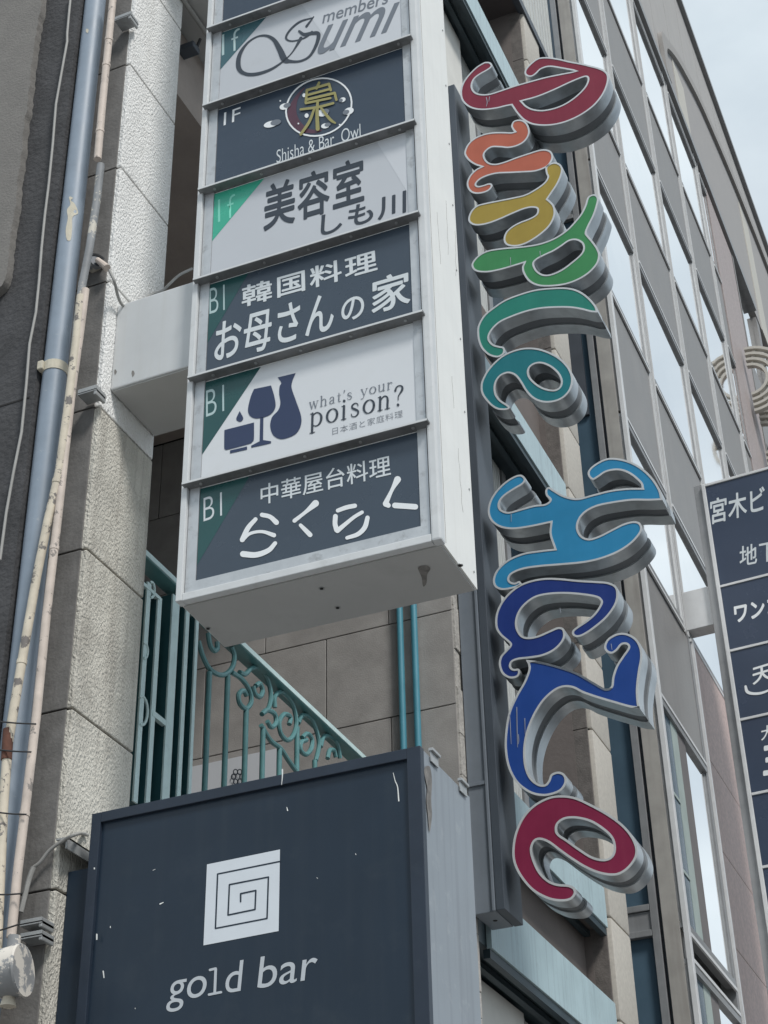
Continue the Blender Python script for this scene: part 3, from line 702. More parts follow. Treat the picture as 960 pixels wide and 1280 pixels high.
part('small_lettering', merge([T3(r4, 'members', (516, 84), (752, 10), (514, 42), bold=.01, shear=.25)]), 'ink_grey', panels[5])
part('floor_mark', merge([T3(r4, '1f', (162, 196), (226, 172), (162, 122), bold=-.012)]), 'ink_pale', panels[5])
# bottom details
bm = BM()
for q in ((402, 736), (422, 760), (260, 786), (575, 707)):
    p = onZ(q[0], q[1], SF.w(0, 0, -.006).z); tube(bm, [p + Vector((0, 0, .003)), p], .011, 14); 
part('drain_hole', bm, 'galv', ps)
bm = BM()
for q in ((402, 736), (422, 760), (260, 786), (575, 707)):
    p = onZ(q[0], q[1], SF.w(0, 0, -.007).z); tube(bm, [p + Vector((0, 0, .003)), p - Vector((0, 0, .001))], .0065, 12)
part('hole_core', bm, 'joint', ps)
bm = BM()
for z in [.06 + .35 * k for k in range(13)]:
    c = SF.w(SW - .004, SD - .03, z); tube(bm, [c, c + SF.M @ Vector((.003, 0, 0))], .0045, 8)
part('screw', bm, 'galv', ps)
bm = BM(); box(bm, SW - .0042, SW - .0032, .052, .0535, .02, SH - .02, SF); part('cabinet_seam', bm, 'rust_stain', ps)
zb = SF.w(0, 0, -.0055).z
me = fill([cr_closed([(523, 709), (533, 707), (538, 711), (534, 718), (533, 729), (529, 733), (527, 722), (524, 715)])])
for v in me.vertices: v.co = onZ(v.co.x, v.co.y, zb)
part('rust_stain', me, 'rust_stain', ps)
ms = []
for x0, y0, x1, y1 in ((571, 288, 572, 344), (547, 265, 552, 330), (559, 250, 562, 318), (574, 560, 580, 640), (566, 470, 569, 510)):
    P = [onX(x0 + (x1 - x0) * t / 6 + .5 * math.sin(t * 3 + x0), y0 + (y1 - y0) * t / 6, SF.w(SW - .0035, 0, 0).x) for t in range(7)]
    bm = BM(); tube(bm, [SF.w(SW - .0038, max(.04, min(SD - .01, SF.l(p).y)), p.z - SF.P0.z) for p in P], .0007, 5); part('paint_crack', bm, 'rust_stain', ps)
# bracket arm to the pillar
ba0 = pl(137, 487.5, 1, (0, 4.524, 0)); zb0 = ba0.z; zb1 = pl(147.5, 382, 1, (0, 4.524, 0)).z
bm = BM(); box(bm, PX + .001, BLp.x + .04, 4.524, 4.872, zb0, zb1, bev=.006)
br = part('bracket_arm', bm, 'sign_white', ps)
bm = BM(); box(bm, PX + .006, BLp.x + .03, 4.532, 4.865, zb0 - .006, zb0 - .001); part('bracket_underside', bm, 'sign_bottom', br)

ab_ = Board((0, 4.524, 0))
for q, r_ in (((144, 465), 2.2), ((166, 467), 2.6)):
    part('rust_spot', merge([ab_.stroke([(q[0], q[1] - r_), (q[0] + .3, q[1]), (q[0] - .3, q[1] + r_ * 1.6)], [r_, r_ * 1.5, .6], .0006)]), 'rust_stain', br)
# ================================================================== dark box sign ("gold bar")
GY = 4.47
GB = Board((0, GY, 0))
gTL, gTR = GB.p((115, 1018)), GB.p((525, 931)); gz = (gTL.z + gTR.z) / 2; gx0, gx1 = gTL.x, gTR.x; gd = .43
gb = thing('box_sign', 'dark navy box sign with white square spiral, below the white panel sign', 'sign', ((gx0 + gx1) / 2, GY + .2, 0))
zl = 2.45
bm = BM(); box(bm, gx0 + .003, gx1 - .003, GY + .022, GY + gd, zl, gz - .002); part('cabinet', bm, 'gold_side', gb, 'streaked grey metal side of the box')
bm = BM(); fw_ = .036
t = BM()
for a, b, c, d in ((gx0, gx0 + fw_, zl, gz), (gx1 - fw_ - .01, gx1, zl, gz), (gx0 + fw_, gx1 - fw_ - .01, gz - .036, gz), (gx0 + fw_, gx1 - fw_ - .01, zl, zl + .036)):
    box(bm, a, b, GY, GY + .03, c, d, bev=.002)
part('frame', bm, 'gold_frame', gb)
bm = BM(); box(bm, gx0 + fw_, gx1 - fw_ - .01, GY + .014, GY + .021, zl + .03, gz - .03); gp = part('panel', bm, 'gold_navy', gb)
GP = Board((0, GY + .014, 0))
part('spiral_plate', merge([GP.poly([[(258.75, 1080.5), (350, 1061.75), (348.3, 1163.75), (254.3, 1181.75)]], .001, smooth=False)]), 'gold_logo', gp)
sp = zm(240, 960, 4, [(440, 467), (128, 530), (117, 802), (375, 752), (382, 545), (187, 583), (180, 735), (315, 707), (319, 612), (243, 628), (243, 668)])
ms = []
for i, (a, b) in enumerate(zip(sp, sp[1:])): ms.append(GP.stroke([a, b], 1.9, .0015 + .00005 * i))
part('spiral_line', merge(ms), 'gold_navy', gp)
rg = lambda pts: zm(60, 920, 960 / 580, pts)
def gtext(body, BL, BR, TL, **k): return GP.text(body, *rg([BL, BR, TL]), shear=.10, **k)
part('lettering', merge([gtext('go', (244, 573), (326, 559), (248, 508)), GP.stroke(rg([(335, 484), (347, 481)]), 3.0, .0012), GP.stroke(rg([(347, 482), (345, 532)]), 3.4, .0013), GP.stroke(rg([(333, 535), (358, 530)]), 3.0, .0014), gtext('d', (367, 533), (404, 526), (368, 470))]), 'gold_text', gp)
ms = [gtext('bar', (433, 523), (558, 502), (434, 458))]
part('lettering', merge(ms), 'gold_text', gp)
ms = [GP.stroke([(491.5, 966), (494, 976), (497, 984), (498.5, 1001)], [.6, 1, 1.3, 1.6], .001), GP.stroke([(358.5, 1009), (359.5, 1013)], [.7, 1.5], .001), GP.stroke([(200, 1130), (204, 1128)], [1.5, .9], .001), GP.stroke([(129, 1214), (130, 1222)], [1.6, 1.2], .001),
      GP.stroke([(138, 1158), (138, 1159.5)], 1.1, .001), GP.stroke([(444.5, 1067), (445, 1068.5)], .7, .001), GP.stroke([(396, 1097), (397, 1098)], .6, .001), GP.stroke([(169, 1260), (169, 1261)], .7, .001), GP.stroke([(191, 1088), (194, 1086.5)], .5, .001)]
part('bird_dropping', merge(ms), 'dropping', gp)
GFb = Board((0, GY, 0))
ms = [GFb.stroke([(353, 962), (353, 970), (352, 981)], [1.8, 1.4, .6], .001), GFb.stroke([(118, 1085), (118, 1086)], 1.6, .001), GFb.stroke([(121, 1168), (121, 1174)], 1.8, .001)]
part('drip_mark', merge(ms), 'dropping', gb)
bm = BM()
for x, y in ((542, 945), (578, 982)):
    p = onX(x, y, gx1); box(bm, gx1 - .004, gx1 + .012, p.y - .034, p.y + .034, p.z + .004, p.z + .014, bev=.002); box(bm, gx1 + .0005, gx1 + .004, p.y - .03, p.y + .03, p.z - .03, p.z + .003)
part('clip', bm, 'galv', gb)
# chipped strip along the near edge of the side
chip = cr_closed([(530, 962), (537, 958), (540, 975), (539, 1000), (540, 1020), (537, 1040), (535, 1020), (533, 1000), (534, 985)], 4)
me = fill([chip])
for v in me.vertices: v.co = onX(v.co.x, v.co.y, gx1 + .0005)
part('rust_streak', me, 'rust_stain', gb)
cz = onY(79, 1091, GY + .05).z
bm = BM(); box(bm, PX + .001, gx0 + .002, GY + .05, GY + .36, zl, cz, bev=.003); part('connector_box', bm, 'gold_navy', gb)

# ================================================================== raised letter sign
LY = 7.66
c0 = onY(632, 1137, LY); BXR = c0.x; BZ0 = c0.z; BZ1 = 10.41
ls = thing('letter_sign', 'tall grey box sign carrying ten rainbow coloured raised letters, read downwards', 'sign', (BXR - .1, LY + .12, 0))
bm = BM(); box(bm, TX + .012, BXR - .05, LY, LY + .25, BZ0, BZ1, bev=.004); cb = part('cabinet', bm, 'box_grey', ls)
bm = BM(); box(bm, BXR - .048, BXR, LY - .006, LY + .258, BZ0 + .002, BZ1, bev=.004); part('letter_mount', bm, 'box_dark', ls)
bm = BM(); box(bm, BXR - .066, BXR - .05, LY - .014, LY - .001, BZ0, BZ1, bev=.003)
for z in (5.25, 7.2, 9.0): box(bm, TX + .014, BXR - .066, LY - .010, LY - .001, z, z + .02, bev=.002)
part('seam_strip', bm, 'box_grey', ls)
bm = BM(); p = onZ(619, 1151, BZ0 - .001); tube(bm, [p, p + Vector((0, 0, .003))], .012, 12); part('drain_hole', bm, 'joint', ls)
LET = [
 ('crimson', (570, 60, 960 / 220), [(165, 76), (150, 80), (110, 105), (65, 150), (35, 195), (24, 240), (30, 280), (55, 312), (95, 332), (150, 338), (220, 330), (270, 318), (302, 312, 1), (315, 332), (335, 360), (370, 395), (420, 418), (490, 424), (560, 415), (630, 392), (700, 355), (760, 308), (805, 250), (828, 195), (832, 150), (815, 125), (780, 108), (730, 95), (690, 85), (620, 72), (560, 58), (500, 50), (450, 55), (410, 82), (380, 115), (374, 140), (390, 155), (415, 155), (440, 138), (465, 115), (510, 103), (580, 113), (650, 126, 1), (560, 143), (480, 160), (400, 182), (320, 205), (240, 232), (180, 250), (130, 250), (100, 235), (88, 205), (100, 170), (130, 145), (165, 125), (190, 108), (198, 92), (186, 78)],
  [(360, 290, 1), (440, 268), (530, 232), (620, 190), (680, 165), (710, 158), (718, 175), (700, 215), (650, 265), (590, 305), (530, 328), (470, 338), (420, 332), (385, 315)]),
 ('orange', (570, 140, 6), [(470, 57), (430, 70), (414, 105), (425, 132), (437, 147, 1), (415, 152), (350, 150), (280, 152), (210, 165), (140, 195), (90, 240), (65, 290), (66, 325), (95, 365), (140, 395), (187, 411, 1), (150, 430), (105, 475), (82, 525), (85, 565), (110, 600), (150, 613), (200, 608), (245, 590), (270, 562), (270, 540), (245, 535), (205, 548), (170, 555), (152, 545), (160, 525), (190, 500), (240, 478), (310, 462), (400, 458), (500, 453), (580, 448), (640, 432), (690, 405), (720, 365), (728, 325), (710, 293), (670, 280), (620, 285), (540, 310), (450, 340), (370, 370), (300, 388), (250, 380), (220, 350), (213, 315), (235, 285), (270, 265), (330, 265), (390, 270), (450, 258), (505, 230), (540, 190), (553, 145), (540, 95), (510, 65)], None),
 ('yellow', (570, 190, 6), [(740, 77), (700, 90), (672, 118), (675, 160), (685, 190), (660, 230), (600, 275), (520, 318), (430, 340), (330, 360), (230, 380), (160, 400), (115, 440), (93, 490), (98, 525), (130, 547), (180, 550), (250, 535), (330, 505), (420, 465), (500, 432), (560, 418), (600, 422), (610, 440), (598, 470), (550, 498), (480, 525), (420, 558), (375, 600), (357, 650), (370, 690), (410, 707), (470, 705), (540, 680), (620, 630), (690, 570), (730, 510), (745, 450), (735, 400), (710, 370), (688, 352, 1), (720, 305), (760, 245), (790, 180), (800, 125), (780, 90)], None),
 ('green', (580, 230, 4.8), [(775, 62), (742, 80), (725, 130), (700, 180), (660, 230), (610, 280), (540, 325), (460, 355), (380, 370), (300, 378), (220, 385), (140, 400), (85, 430), (50, 470), (48, 500), (75, 525), (140, 530), (220, 515), (300, 492), (358, 474, 1), (348, 505), (360, 545), (390, 585), (440, 610), (510, 615), (600, 605), (680, 578), (750, 535), (800, 480), (815, 430), (805, 390), (775, 345), (745, 310), (735, 290), (750, 250), (780, 190), (800, 130), (808, 90), (798, 68)],
  [(420, 480), (435, 455), (480, 430), (540, 402), (590, 370), (630, 343), (670, 337), (705, 355), (715, 385), (700, 420), (650, 465), (590, 510), (530, 538), (480, 543), (440, 520)]),
 ('seagreen', (580, 340, 4.8), [(80, 370), (85, 320), (120, 260), (180, 210), (250, 165), (340, 130), (430, 105), (520, 95), (610, 93), (680, 108), (740, 145), (790, 200), (804, 243, 1), (760, 240), (700, 225), (630, 215), (540, 215), (450, 222), (370, 240), (290, 268), (220, 300), (175, 340), (152, 380), (155, 410), (180, 435), (215, 445), (238, 450), (246, 470), (235, 495), (200, 512), (150, 500), (110, 465), (88, 420)], None),
 ('teal', (590, 420, 6), [(65, 390), (72, 340), (110, 265), (170, 195), (240, 140), (320, 105), (400, 88), (490, 92), (580, 120), (660, 165), (720, 225), (752, 290), (755, 350), (735, 410), (690, 460), (630, 490), (560, 500), (500, 490), (445, 460), (400, 410), (370, 360), (335, 310), (300, 285), (260, 280), (215, 300), (185, 340), (175, 390), (185, 440), (215, 480), (260, 510), (282, 530), (275, 547), (240, 555), (190, 550), (140, 520), (95, 470), (72, 430)],
  [(425, 265), (440, 230), (480, 208), (530, 208), (590, 235), (640, 280), (665, 330), (660, 375), (630, 400), (580, 400), (520, 380), (470, 345), (435, 305)]),
 ('sky', (600, 560, 960 / 260), [(185, 123), (140, 140), (90, 180), (50, 235), (36, 290), (50, 335), (90, 365), (150, 375), (230, 365), (325, 345, 1), (322, 400), (343, 465, 1), (280, 472), (200, 485), (130, 515), (80, 560), (60, 605), (68, 640), (100, 655), (145, 650), (180, 637), (191, 624), (180, 614), (160, 622), (140, 615), (135, 600), (150, 580), (200, 560), (280, 548), (380, 540), (480, 530), (560, 512), (640, 480), (700, 440), (740, 395), (748, 365), (735, 343), (705, 338), (660, 350), (600, 380), (550, 405), (505, 418), (470, 405), (452, 370), (460, 330), (490, 295), (540, 270), (610, 255), (700, 243), (780, 243), (842, 240, 1), (830, 190), (790, 130), (730, 80), (660, 52), (590, 47), (530, 75), (500, 105), (500, 130), (520, 147), (545, 135), (585, 110), (640, 103), (690, 120), (738, 160), (747, 184, 1), (680, 185), (600, 195), (520, 215), (450, 232), (390, 220), (345, 195), (318, 180), (302, 195), (305, 220), (322, 240), (300, 258), (250, 264), (180, 283), (130, 295), (95, 280), (92, 250), (115, 220), (160, 190), (200, 165), (210, 140)], None),
 ('navy', (610, 710, 4.8), [(45, 350), (50, 270), (90, 190), (160, 120), (240, 80), (340, 60), (440, 62), (540, 72), (640, 78), (720, 85), (770, 110), (782, 160), (768, 220), (720, 290), (660, 345), (590, 395), (540, 415), (510, 405), (505, 380), (530, 355), (590, 315), (640, 270), (675, 215), (670, 190), (640, 175), (560, 162), (460, 155), (360, 160), (280, 180), (215, 230), (180, 290), (175, 350), (200, 400), (240, 415), (300, 405), (370, 375), (420, 355), (455, 365), (462, 410), (440, 455), (390, 500), (320, 530), (240, 543), (180, 550), (145, 565), (138, 590), (155, 605), (185, 605), (192, 628), (175, 655), (130, 662), (85, 635), (65, 580), (75, 530), (110, 490), (132, 462), (115, 440), (70, 400)], None),
 ('blue', (620, 780, 960 / 220), [(163, 195, 1), (240, 205), (340, 230), (440, 265), (520, 310), (580, 345), (605, 352), (628, 340), (635, 290), (655, 230), (690, 175), (720, 130), (710, 112), (685, 115), (660, 145), (630, 162), (600, 150), (590, 120), (610, 80), (660, 52), (710, 50), (760, 75), (790, 120), (798, 180), (785, 260), (775, 350), (778, 420), (785, 461, 1), (730, 455), (640, 430), (540, 400), (470, 375), (420, 350), (370, 345), (320, 365), (260, 420), (210, 500), (175, 590), (160, 680), (165, 770), (190, 835), (230, 870), (265, 875), (285, 855), (300, 820), (340, 805), (375, 820), (385, 860), (360, 905), (310, 930), (250, 938), (180, 920), (110, 865), (65, 780), (48, 680), (52, 580), (70, 480), (110, 390), (155, 310), (178, 240)], None),
 ('wine', (630, 980, 4.8), [(50, 400), (65, 300), (110, 200), (180, 125), (270, 78), (350, 68), (430, 80), (520, 120), (620, 175), (710, 240), (770, 310), (800, 380), (795, 440), (755, 500), (700, 540), (640, 550), (560, 535), (480, 500), (400, 450), (330, 400), (270, 355), (220, 335), (185, 345), (168, 390), (180, 450), (215, 525), (265, 575), (320, 598), (390, 605), (425, 625), (430, 660), (400, 695), (340, 705), (260, 690), (170, 640), (100, 560), (60, 480)],
  [(318, 280), (325, 240), (365, 212), (430, 207), (510, 225), (580, 265), (640, 320), (658, 380), (645, 430), (600, 450), (530, 435), (450, 385), (380, 335), (335, 305)]),
]
LNAME = {'crimson': 'crimson letter P at the top', 'orange': 'orange letter u', 'yellow': 'yellow letter r', 'green': 'green letter p', 'seagreen': 'sea green letter l', 'teal': 'teal letter e',
         'sky': 'light blue letter H', 'navy': 'dark blue letter a', 'blue': 'blue letter z', 'wine': 'wine red letter e at the bottom'}
for nm, (ox, oy, s), outer, hole in LET:
    def loc(c):
        r = []
        for q in cr_closed(zm(ox, oy, s, c), 6):
            p = onY(q.x, q.y, LY - .005); r.append(Vector((p.x, p.z)))
        return r
    O = loc(outer); H = [loc(hole)] if hole else []
    rim = .0115
    def place(me, y):
        for v in me.vertices: v.co = Vector((v.co.x, y + v.co.z, v.co.y))
        return me
    y0 = LY - .005
    can = merge([place(fill([O] + H, .048), y0 + .004 + .048), place(fill([O] + H, .048), y0 + .27 - .048)])
    L_ = part('letter', can, 'can_metal', ls, LNAME[nm], smooth=True)
    part('letter_groove', place(fill([offset(O, .009)] + [offset(h, -.009) for h in H], .042), y0 + .137), 'can_groove', L_)
    part('rim', place(fill([O, offset(O, rim)] + [c for h in H for c in (offset(h, -rim), h)], .002), y0 + .0015), 'can_rim', L_)
    part('letter_face', place(fill([offset(O, rim * .9)] + [offset(h, -rim * .9) for h in H], .0006), y0 + .0026), 'face_' + nm, L_)

# drips and scratches on the letter faces
KB = Board((0, LY - .005, 0))
for g in ([(608, 122), (609, 128), (608, 133)], [(612, 121), (611, 127)], [(638, 322), (638.5, 332)], [(675, 314), (675.5, 321)], [(637, 893), (638, 908), (639, 930)], [(646, 884), (646.5, 915), (647, 934)], [(648, 918), (648.5, 925), (648, 930)], [(656, 898), (656.5, 918)], [(764, 805), (765, 812)], [(639, 643), (639, 652)], [(700, 760), (701, 766)]):
    part('drip_mark', merge([KB.stroke(g, [.9] * (len(g) - 1) + [.5], .0018)]), 'drip_pale', ls)
# ================================================================== railing
RX = -3.15
rl = thing('balcony_railing', 'teal wrought iron balcony railing with scrolls, behind the dark box sign', 'railing', (RX, 6, 4.2))
bm = BM(); box(bm, RX - .075, RX, 4.90, 7.22, 5.235, 5.265, bev=.004); part('handrail', bm, 'teal_paint', rl)
bm = BM(); box(bm, RX + .0005, RX + .004, 4.90, 7.22, 5.24, 5.264); part('handrail_lit_edge', bm, 'teal_lit', rl)  # pale strip stands in for light on the handrail's street face
rr = lambda pts: zm(150, 740, 960 / 470, pts)
def rp(q): return onX(q[0], q[1], RX - .035)
for x, y0 in ((228, 205), (275, 213), (322, 298), (365, 345), (407, 400), (452, 345), (497, 430)):
    q = rr([(x, y0)])[0]; p = rp(q); bm = BM(); tube(bm, [p, Vector((p.x, p.y, 4.2))], .0125, 10); part('baluster', bm, 'teal_paint', rl, smooth=True)
SCR = [[(200, 125), (212, 165), (232, 200), (262, 212), (285, 195), (292, 165), (285, 140)], [(225, 105), (230, 135), (240, 150), (248, 145), (248, 128)],
       [(285, 205), (310, 222), (330, 250), (335, 280), (322, 298), (306, 285), (303, 262), (315, 252), (323, 264)], [(305, 205), (320, 210), (335, 195), (355, 195), (375, 220), (385, 260), (380, 295), (365, 310)],
       [(340, 240), (345, 260), (357, 268), (364, 252), (357, 234), (346, 240)], [(362, 312), (375, 302), (395, 312), (398, 335), (386, 345), (376, 330)],
       [(395, 295), (395, 268), (410, 255), (430, 270), (445, 300), (450, 340), (440, 370), (425, 378), (410, 360), (407, 330), (420, 312), (435, 320), (432, 338)],
       [(360, 340), (385, 380), (410, 400), (430, 430), (448, 455)], [(455, 335), (465, 315), (485, 320), (500, 350), (508, 390), (500, 430)],
       [(465, 372), (478, 362), (490, 375), (488, 400), (475, 415), (462, 405), (462, 385), (476, 378)], [(512, 395), (520, 370), (540, 370), (555, 390), (562, 425)], [(530, 425), (535, 405), (546, 405), (551, 422)]]
for s_ in SCR:
    bm = BM(); tube(bm, [rp(q) for q in cr_open([Vector(q) for q in rr(s_)], 6)], .0115, 8); part('scroll', bm, 'teal_paint', rl, smooth=True)
# flat bar screen next to the pillar
sc_ = lambda pts: zm(0, 640, 4, pts)
zt = 5.20
for x, w_, top in ((750, .030, zt - .07), (835, .055, zt), (898, .028, zt), (950, .022, zt), (690, .03, zt - .05)):
    p = rp(sc_([(x, 900)])[0]); bm = BM(); box(bm, RX - .135, RX - .022, p.y - w_ / 2, p.y + w_ / 2, 4.2, top); b_ = part('slat', bm, 'teal_shaded', rl)
    bm = BM(); box(bm, RX - .0215, RX - .014, p.y - w_ / 2, p.y + w_ / 2, 4.2, top); part('slat_lit_edge', bm, 'teal_lit', b_)  # pale strip paints in the light falling on the slat's front edge
a, b = rp(sc_([(735, 300)])[0]), rp(sc_([(785, 345)])[0])
bm = BM(); box(bm, RX - .03, RX - .012, a.y - .1, b.y, zt - .085, zt - .07); c_ = rp(sc_([(772, 1035)])[0]); box(bm, RX - .03, RX - .012, c_.y - .05, c_.y + .05, c_.z - .012, c_.z + .012); part('crossbar', bm, 'teal_lit', rl)
for cx_, cy_, r_ in ((735, 395, 26), (700, 700, 26), (686, 1000, 48)):
    bm = BM(); tube(bm, [rp(sc_([(cx_ + r_ * .6 * math.cos(t * PI / 8), cy_ + r_ * 1.5 * math.sin(t * PI / 8))])[0]) + Vector((.02, 0, 0)) for t in range(-5, 6)], .006, 8); part('scroll', bm, 'teal_lit', rl, smooth=True)

# ================================================================== pipes and cables
def vpipe(name, x, y, Y, r, z0, z1, m, label, group=None):
    p = onY(x, y, Y); bm = BM(); tube(bm, [Vector((p.x, Y, z0)), Vector((p.x, Y, z1))], r, 20)
    o = thing(name, label, 'pipe', (p.x, Y, z0), group); part('pipe', bm, m, o, smooth=True); return o, p
for x, lab in ((502, 'left of two slim teal pipes on the tiled wall, nearer the railing'), (520, 'right of two slim teal pipes on the tiled wall, nearer the grey letter box')):
    vpipe('wall_pipe', x, 850, TY - .04, .0185, 3.0, 8.0, 'teal_pipe', lab, 'slim teal pipes on the tiled wall')
dp, p = vpipe('drainpipe', 119, 5, 4.35, .0475, 0, 10, 'pipe_blue', 'thick blue grey drainpipe with flaking paint left of the stone pillar')
dx = p.x
for y, m_, hh in ((468, 'paint_flake', .022), (-2, 'conduit', .03)):
    z = onY(62, y, 4.36).z; bm = BM(); tube(bm, [Vector((dx, 4.35, z - hh)), Vector((dx, 4.35, z + hh))], .0505, 20)
    box(bm, dx - .045, dx - .02, 4.29, 4.32, z - .02, z + .02, bev=.004)
    part('clamp', bm, m_, dp)
def flake(parent, X, Y, r, pts, m='paint_flake'):
    """paint flakes wrapped on a vertical pipe's front"""
    me = fill([cr_closed(pts, 4)])
    bmf = BM(); bmf.from_mesh(me); bmesh.ops.subdivide_edges(bmf, edges=bmf.edges, cuts=1)
    for v in bmf.verts:
        q = onY(v.co.x, v.co.y, Y - r); d = max(-.95, min(.95, (q.x - X) / r)); v.co = Vector((X + (r + .0012) * d, Y - (r + .0012) * math.sqrt(1 - d * d), q.z))
    return part('paint_flake', bmf, m, parent)
tz = lambda pts: zm(0, 0, 4, pts)
flake(dp, dx, 4.35, .0475, tz([(345, 985), (360, 985), (352, 1000), (365, 1010), (372, 1045), (355, 1080), (352, 1130), (345, 1190), (332, 1195), (328, 1150), (338, 1090), (335, 1050), (350, 1020)]))
flake(dp, dx, 4.35, .0475, tz([(400, 1020), (412, 1028), (425, 1040), (412, 1036)]))
flake(dp, dx, 4.35, .0475, tz([(432, 145), (442, 148), (438, 165), (430, 158)]))
CY = 4.285
def conduit(name, pts, r, m, lab, Y=CY, cat='pipe', collars=(), group=None):
    P = [onY(x, y, Y) for x, y in pts]; bm = BM(); tube(bm, P, r, 12)
    o = thing(name, lab, cat, tuple(P[-1]), group); part('tube', bm, m, o, smooth=True)
    bm = BM()
    for t in collars:
        i = min(len(P) - 2, int(t)); c = P[i].lerp(P[i + 1], t - i); d = (P[i + 1] - P[i]).normalized()
        tube(bm, [c - d * .008, c + d * .008], r * 1.12, 12)
    if collars: part('collar', bm, m, o)
    return o
conduit('conduit', [(143, -20), (139, 20), (134, 70), (128, 130), (122, 199)], .0165, 'conduit', 'short pinkish conduit ending beside the upper drainpipe', collars=(1.6, 2.2, 3.5))
cg = conduit('conduit', [(126, 206), (121, 250), (112, 310), (103, 355), (97, 400), (92, 450)], .0165, 'conduit_grey', 'grey flaking conduit below the cut pinkish one', Y=4.29)
conduit('conduit', [(107, 362), (101, 410), (91, 480), (82, 560), (72, 650), (58, 770), (46, 890), (33, 1000), (22, 1090), (14, 1172)], .0155, 'conduit', 'straight pinkish conduit running down to the round junction box', collars=(4.3, 7.2))
c2 = conduit('conduit', [(101, 370), (96, 420), (86, 500), (74, 590), (60, 650), (46, 720), (32, 800), (20, 870), (10, 930), (4, 1010), (0, 1100), (-6, 1230)], .0165, 'conduit_cream', 'cracked cream conduit with rusty joint left of the pinkish one', Y=4.275, collars=(3.2, 6.4))
P = [onY(x, y, 4.273) for x, y in ((10.5, 912), (8, 950))]
bm = BM(); tube(bm, P, .0185, 12); part('rusty_joint', bm, 'rust', c2, 'rust brown pipe joint', smooth=True)
for y in (900, 936, 1014, 1118, 1160):
    pass
bm = BM()
tw = [(0, 902, 45, 905), (-4, 937, 39, 940), (-6, 1015, 33, 1018), (-8, 1118, 27, 1117), (-8, 1165, 25, 1155)]
for k, (x0, y0, x1, y1) in enumerate(tw):
    a, b = onY(x0, y0, 4.254), onY(x1, y1, 4.264); mid = (a + b) / 2 + Vector((0, -.006, -.004))
    bm = BM(); tube(bm, cr_open([a, mid, b], 6), .0028, 6)
    single('cable_tie', bm, 'cable_black', ('black wire tied round the two conduits, %s' % ['uppermost of the five', 'just below the rusty joint', 'middle of the five', 'just above the metal brackets', 'at the metal brackets'][k]), 'wire', group='black wires tied round the conduits')
conduit('cable', [(89, -10), (86, 20), (84, 42), (84, 52), (78, 85), (70, 130), (66, 180), (61, 230), (56, 270), (52, 310), (49, 350), (45, 390), (37, 430), (33, 480), (27, 540), (17, 590), (8, 640), (0, 700)], .0055, 'cable_grey', 'thin pale cable hanging down the dark concrete wall', Y=4.28, cat='cable')
# round junction box at the bottom left
jb = thing('junction_box', 'round peeling metal junction box with nozzle under the conduits', 'junction box', tuple(onY(15, 1215, 4.28)))
c = onY(27, 1213, 4.27); ax = Vector((.985, .16, .06)).normalized()
bm = BM(); tube(bm, [c - ax * .085, c - ax * .07, c - ax * .004, c], [.05, .075, .08, .08], 28); part('body', bm, 'peeling', jb, smooth=True)
bm = BM(); tube(bm, [c + ax * .001, c + ax * .008], [.083, .080], 28); part('lid', bm, 'peeling', jb, smooth=True)
b0 = onY(12, 1238, 4.27); bm = BM(); tube(bm, [b0 + Vector((0, 0, .03)), b0, b0 + Vector((0, 0, -.03)), b0 + Vector((0, 0, -.05))], [.018, .018, .020, .026], 16); part('nozzle', bm, 'conduit_cream', jb, smooth=True)
n0 = onY(17, 1182, 4.27); bm = BM(); tube(bm, [n0 + Vector((0, 0, .03)), n0 + Vector((0, 0, -.03))], .021, 16); part('neck', bm, 'peeling', jb, smooth=True)
# brackets on the pillar's narrow side
def channel(x0, y0, x1, y1, h, lab, Y=4.452, dep=.07):
    a, b = onY(x0, y0, Y - dep), onY(x1, y1, Y - dep); z = (a.z + b.z) / 2
    o = thing('wall_bracket', lab, 'bracket', ((a.x + b.x) / 2, Y, z), 'small metal brackets on the pillar side')
    bm = BM(); box(bm, a.x, b.x, Y - dep, Y, z - .004, z + .004); box(bm, a.x, b.x, Y - dep, Y - dep + .006, z, z + h); part('channel', bm, 'galv', o)
    bm = BM(); box(bm, b.x - .012, b.x, Y - dep + .002, Y + .002, z - h, z + h, bev=.003); part('fixing_plate', bm, 'galv', o)
channel(143, 25, 163, 18, .022, 'small galvanised bracket at the top of the pillar')
channel(97, 493, 120, 486, .022, 'small galvanised bracket on the pillar beside the white arm')
channel(25, 1156, 52, 1152, .016, 'upper of two metal brackets above the junction box')
channel(25, 1173, 52, 1168, .016, 'lower of two metal brackets above the junction box')
# open pipe mouth with loose cable
om = thing('cable_outlet', 'open dark conduit mouth on the pillar with a grey cable', 'conduit', tuple(onY(122, 325, 4.44)))
c = onY(122, 325, 4.43); ax = Vector((.75, -.55, .1)).normalized()
bm = BM(); tube(bm, [c - ax * .05, c], [.03, .038], 20, cap=False); tube(bm, [c - ax * .052, c - ax * .05], .03, 20); part('mouth', bm, 'conduit_grey', om, smooth=True)
bm = BM(); tube(bm, [c - ax * .012, c - ax * .01], .0325, 20); part('opening', bm, 'box_dark', om)
bm = BM(); d = onY(134, 335, 4.42); tube(bm, [c + ax * .0, d], [.012, .016], 12); part('gland', bm, 'conduit', om)
P = [onY(x, y, 4.41) for x, y in ((137, 338), (143, 352))] + [onX(x, y, PX + .03) for x, y in ((148, 372), (155, 383), (166, 383), (178, 376), (190, 368), (203, 363))] + [onX(x, y, PX + .05) for x, y in ((212, 355), (224, 344), (240, 336))]
bm = BM(); tube(bm, cr_open(P, 6), .0065, 8); single('cable', bm, 'cable_grey', 'grey cable sagging from the pipe mouth over the white bracket arm', 'cable', smooth=True)
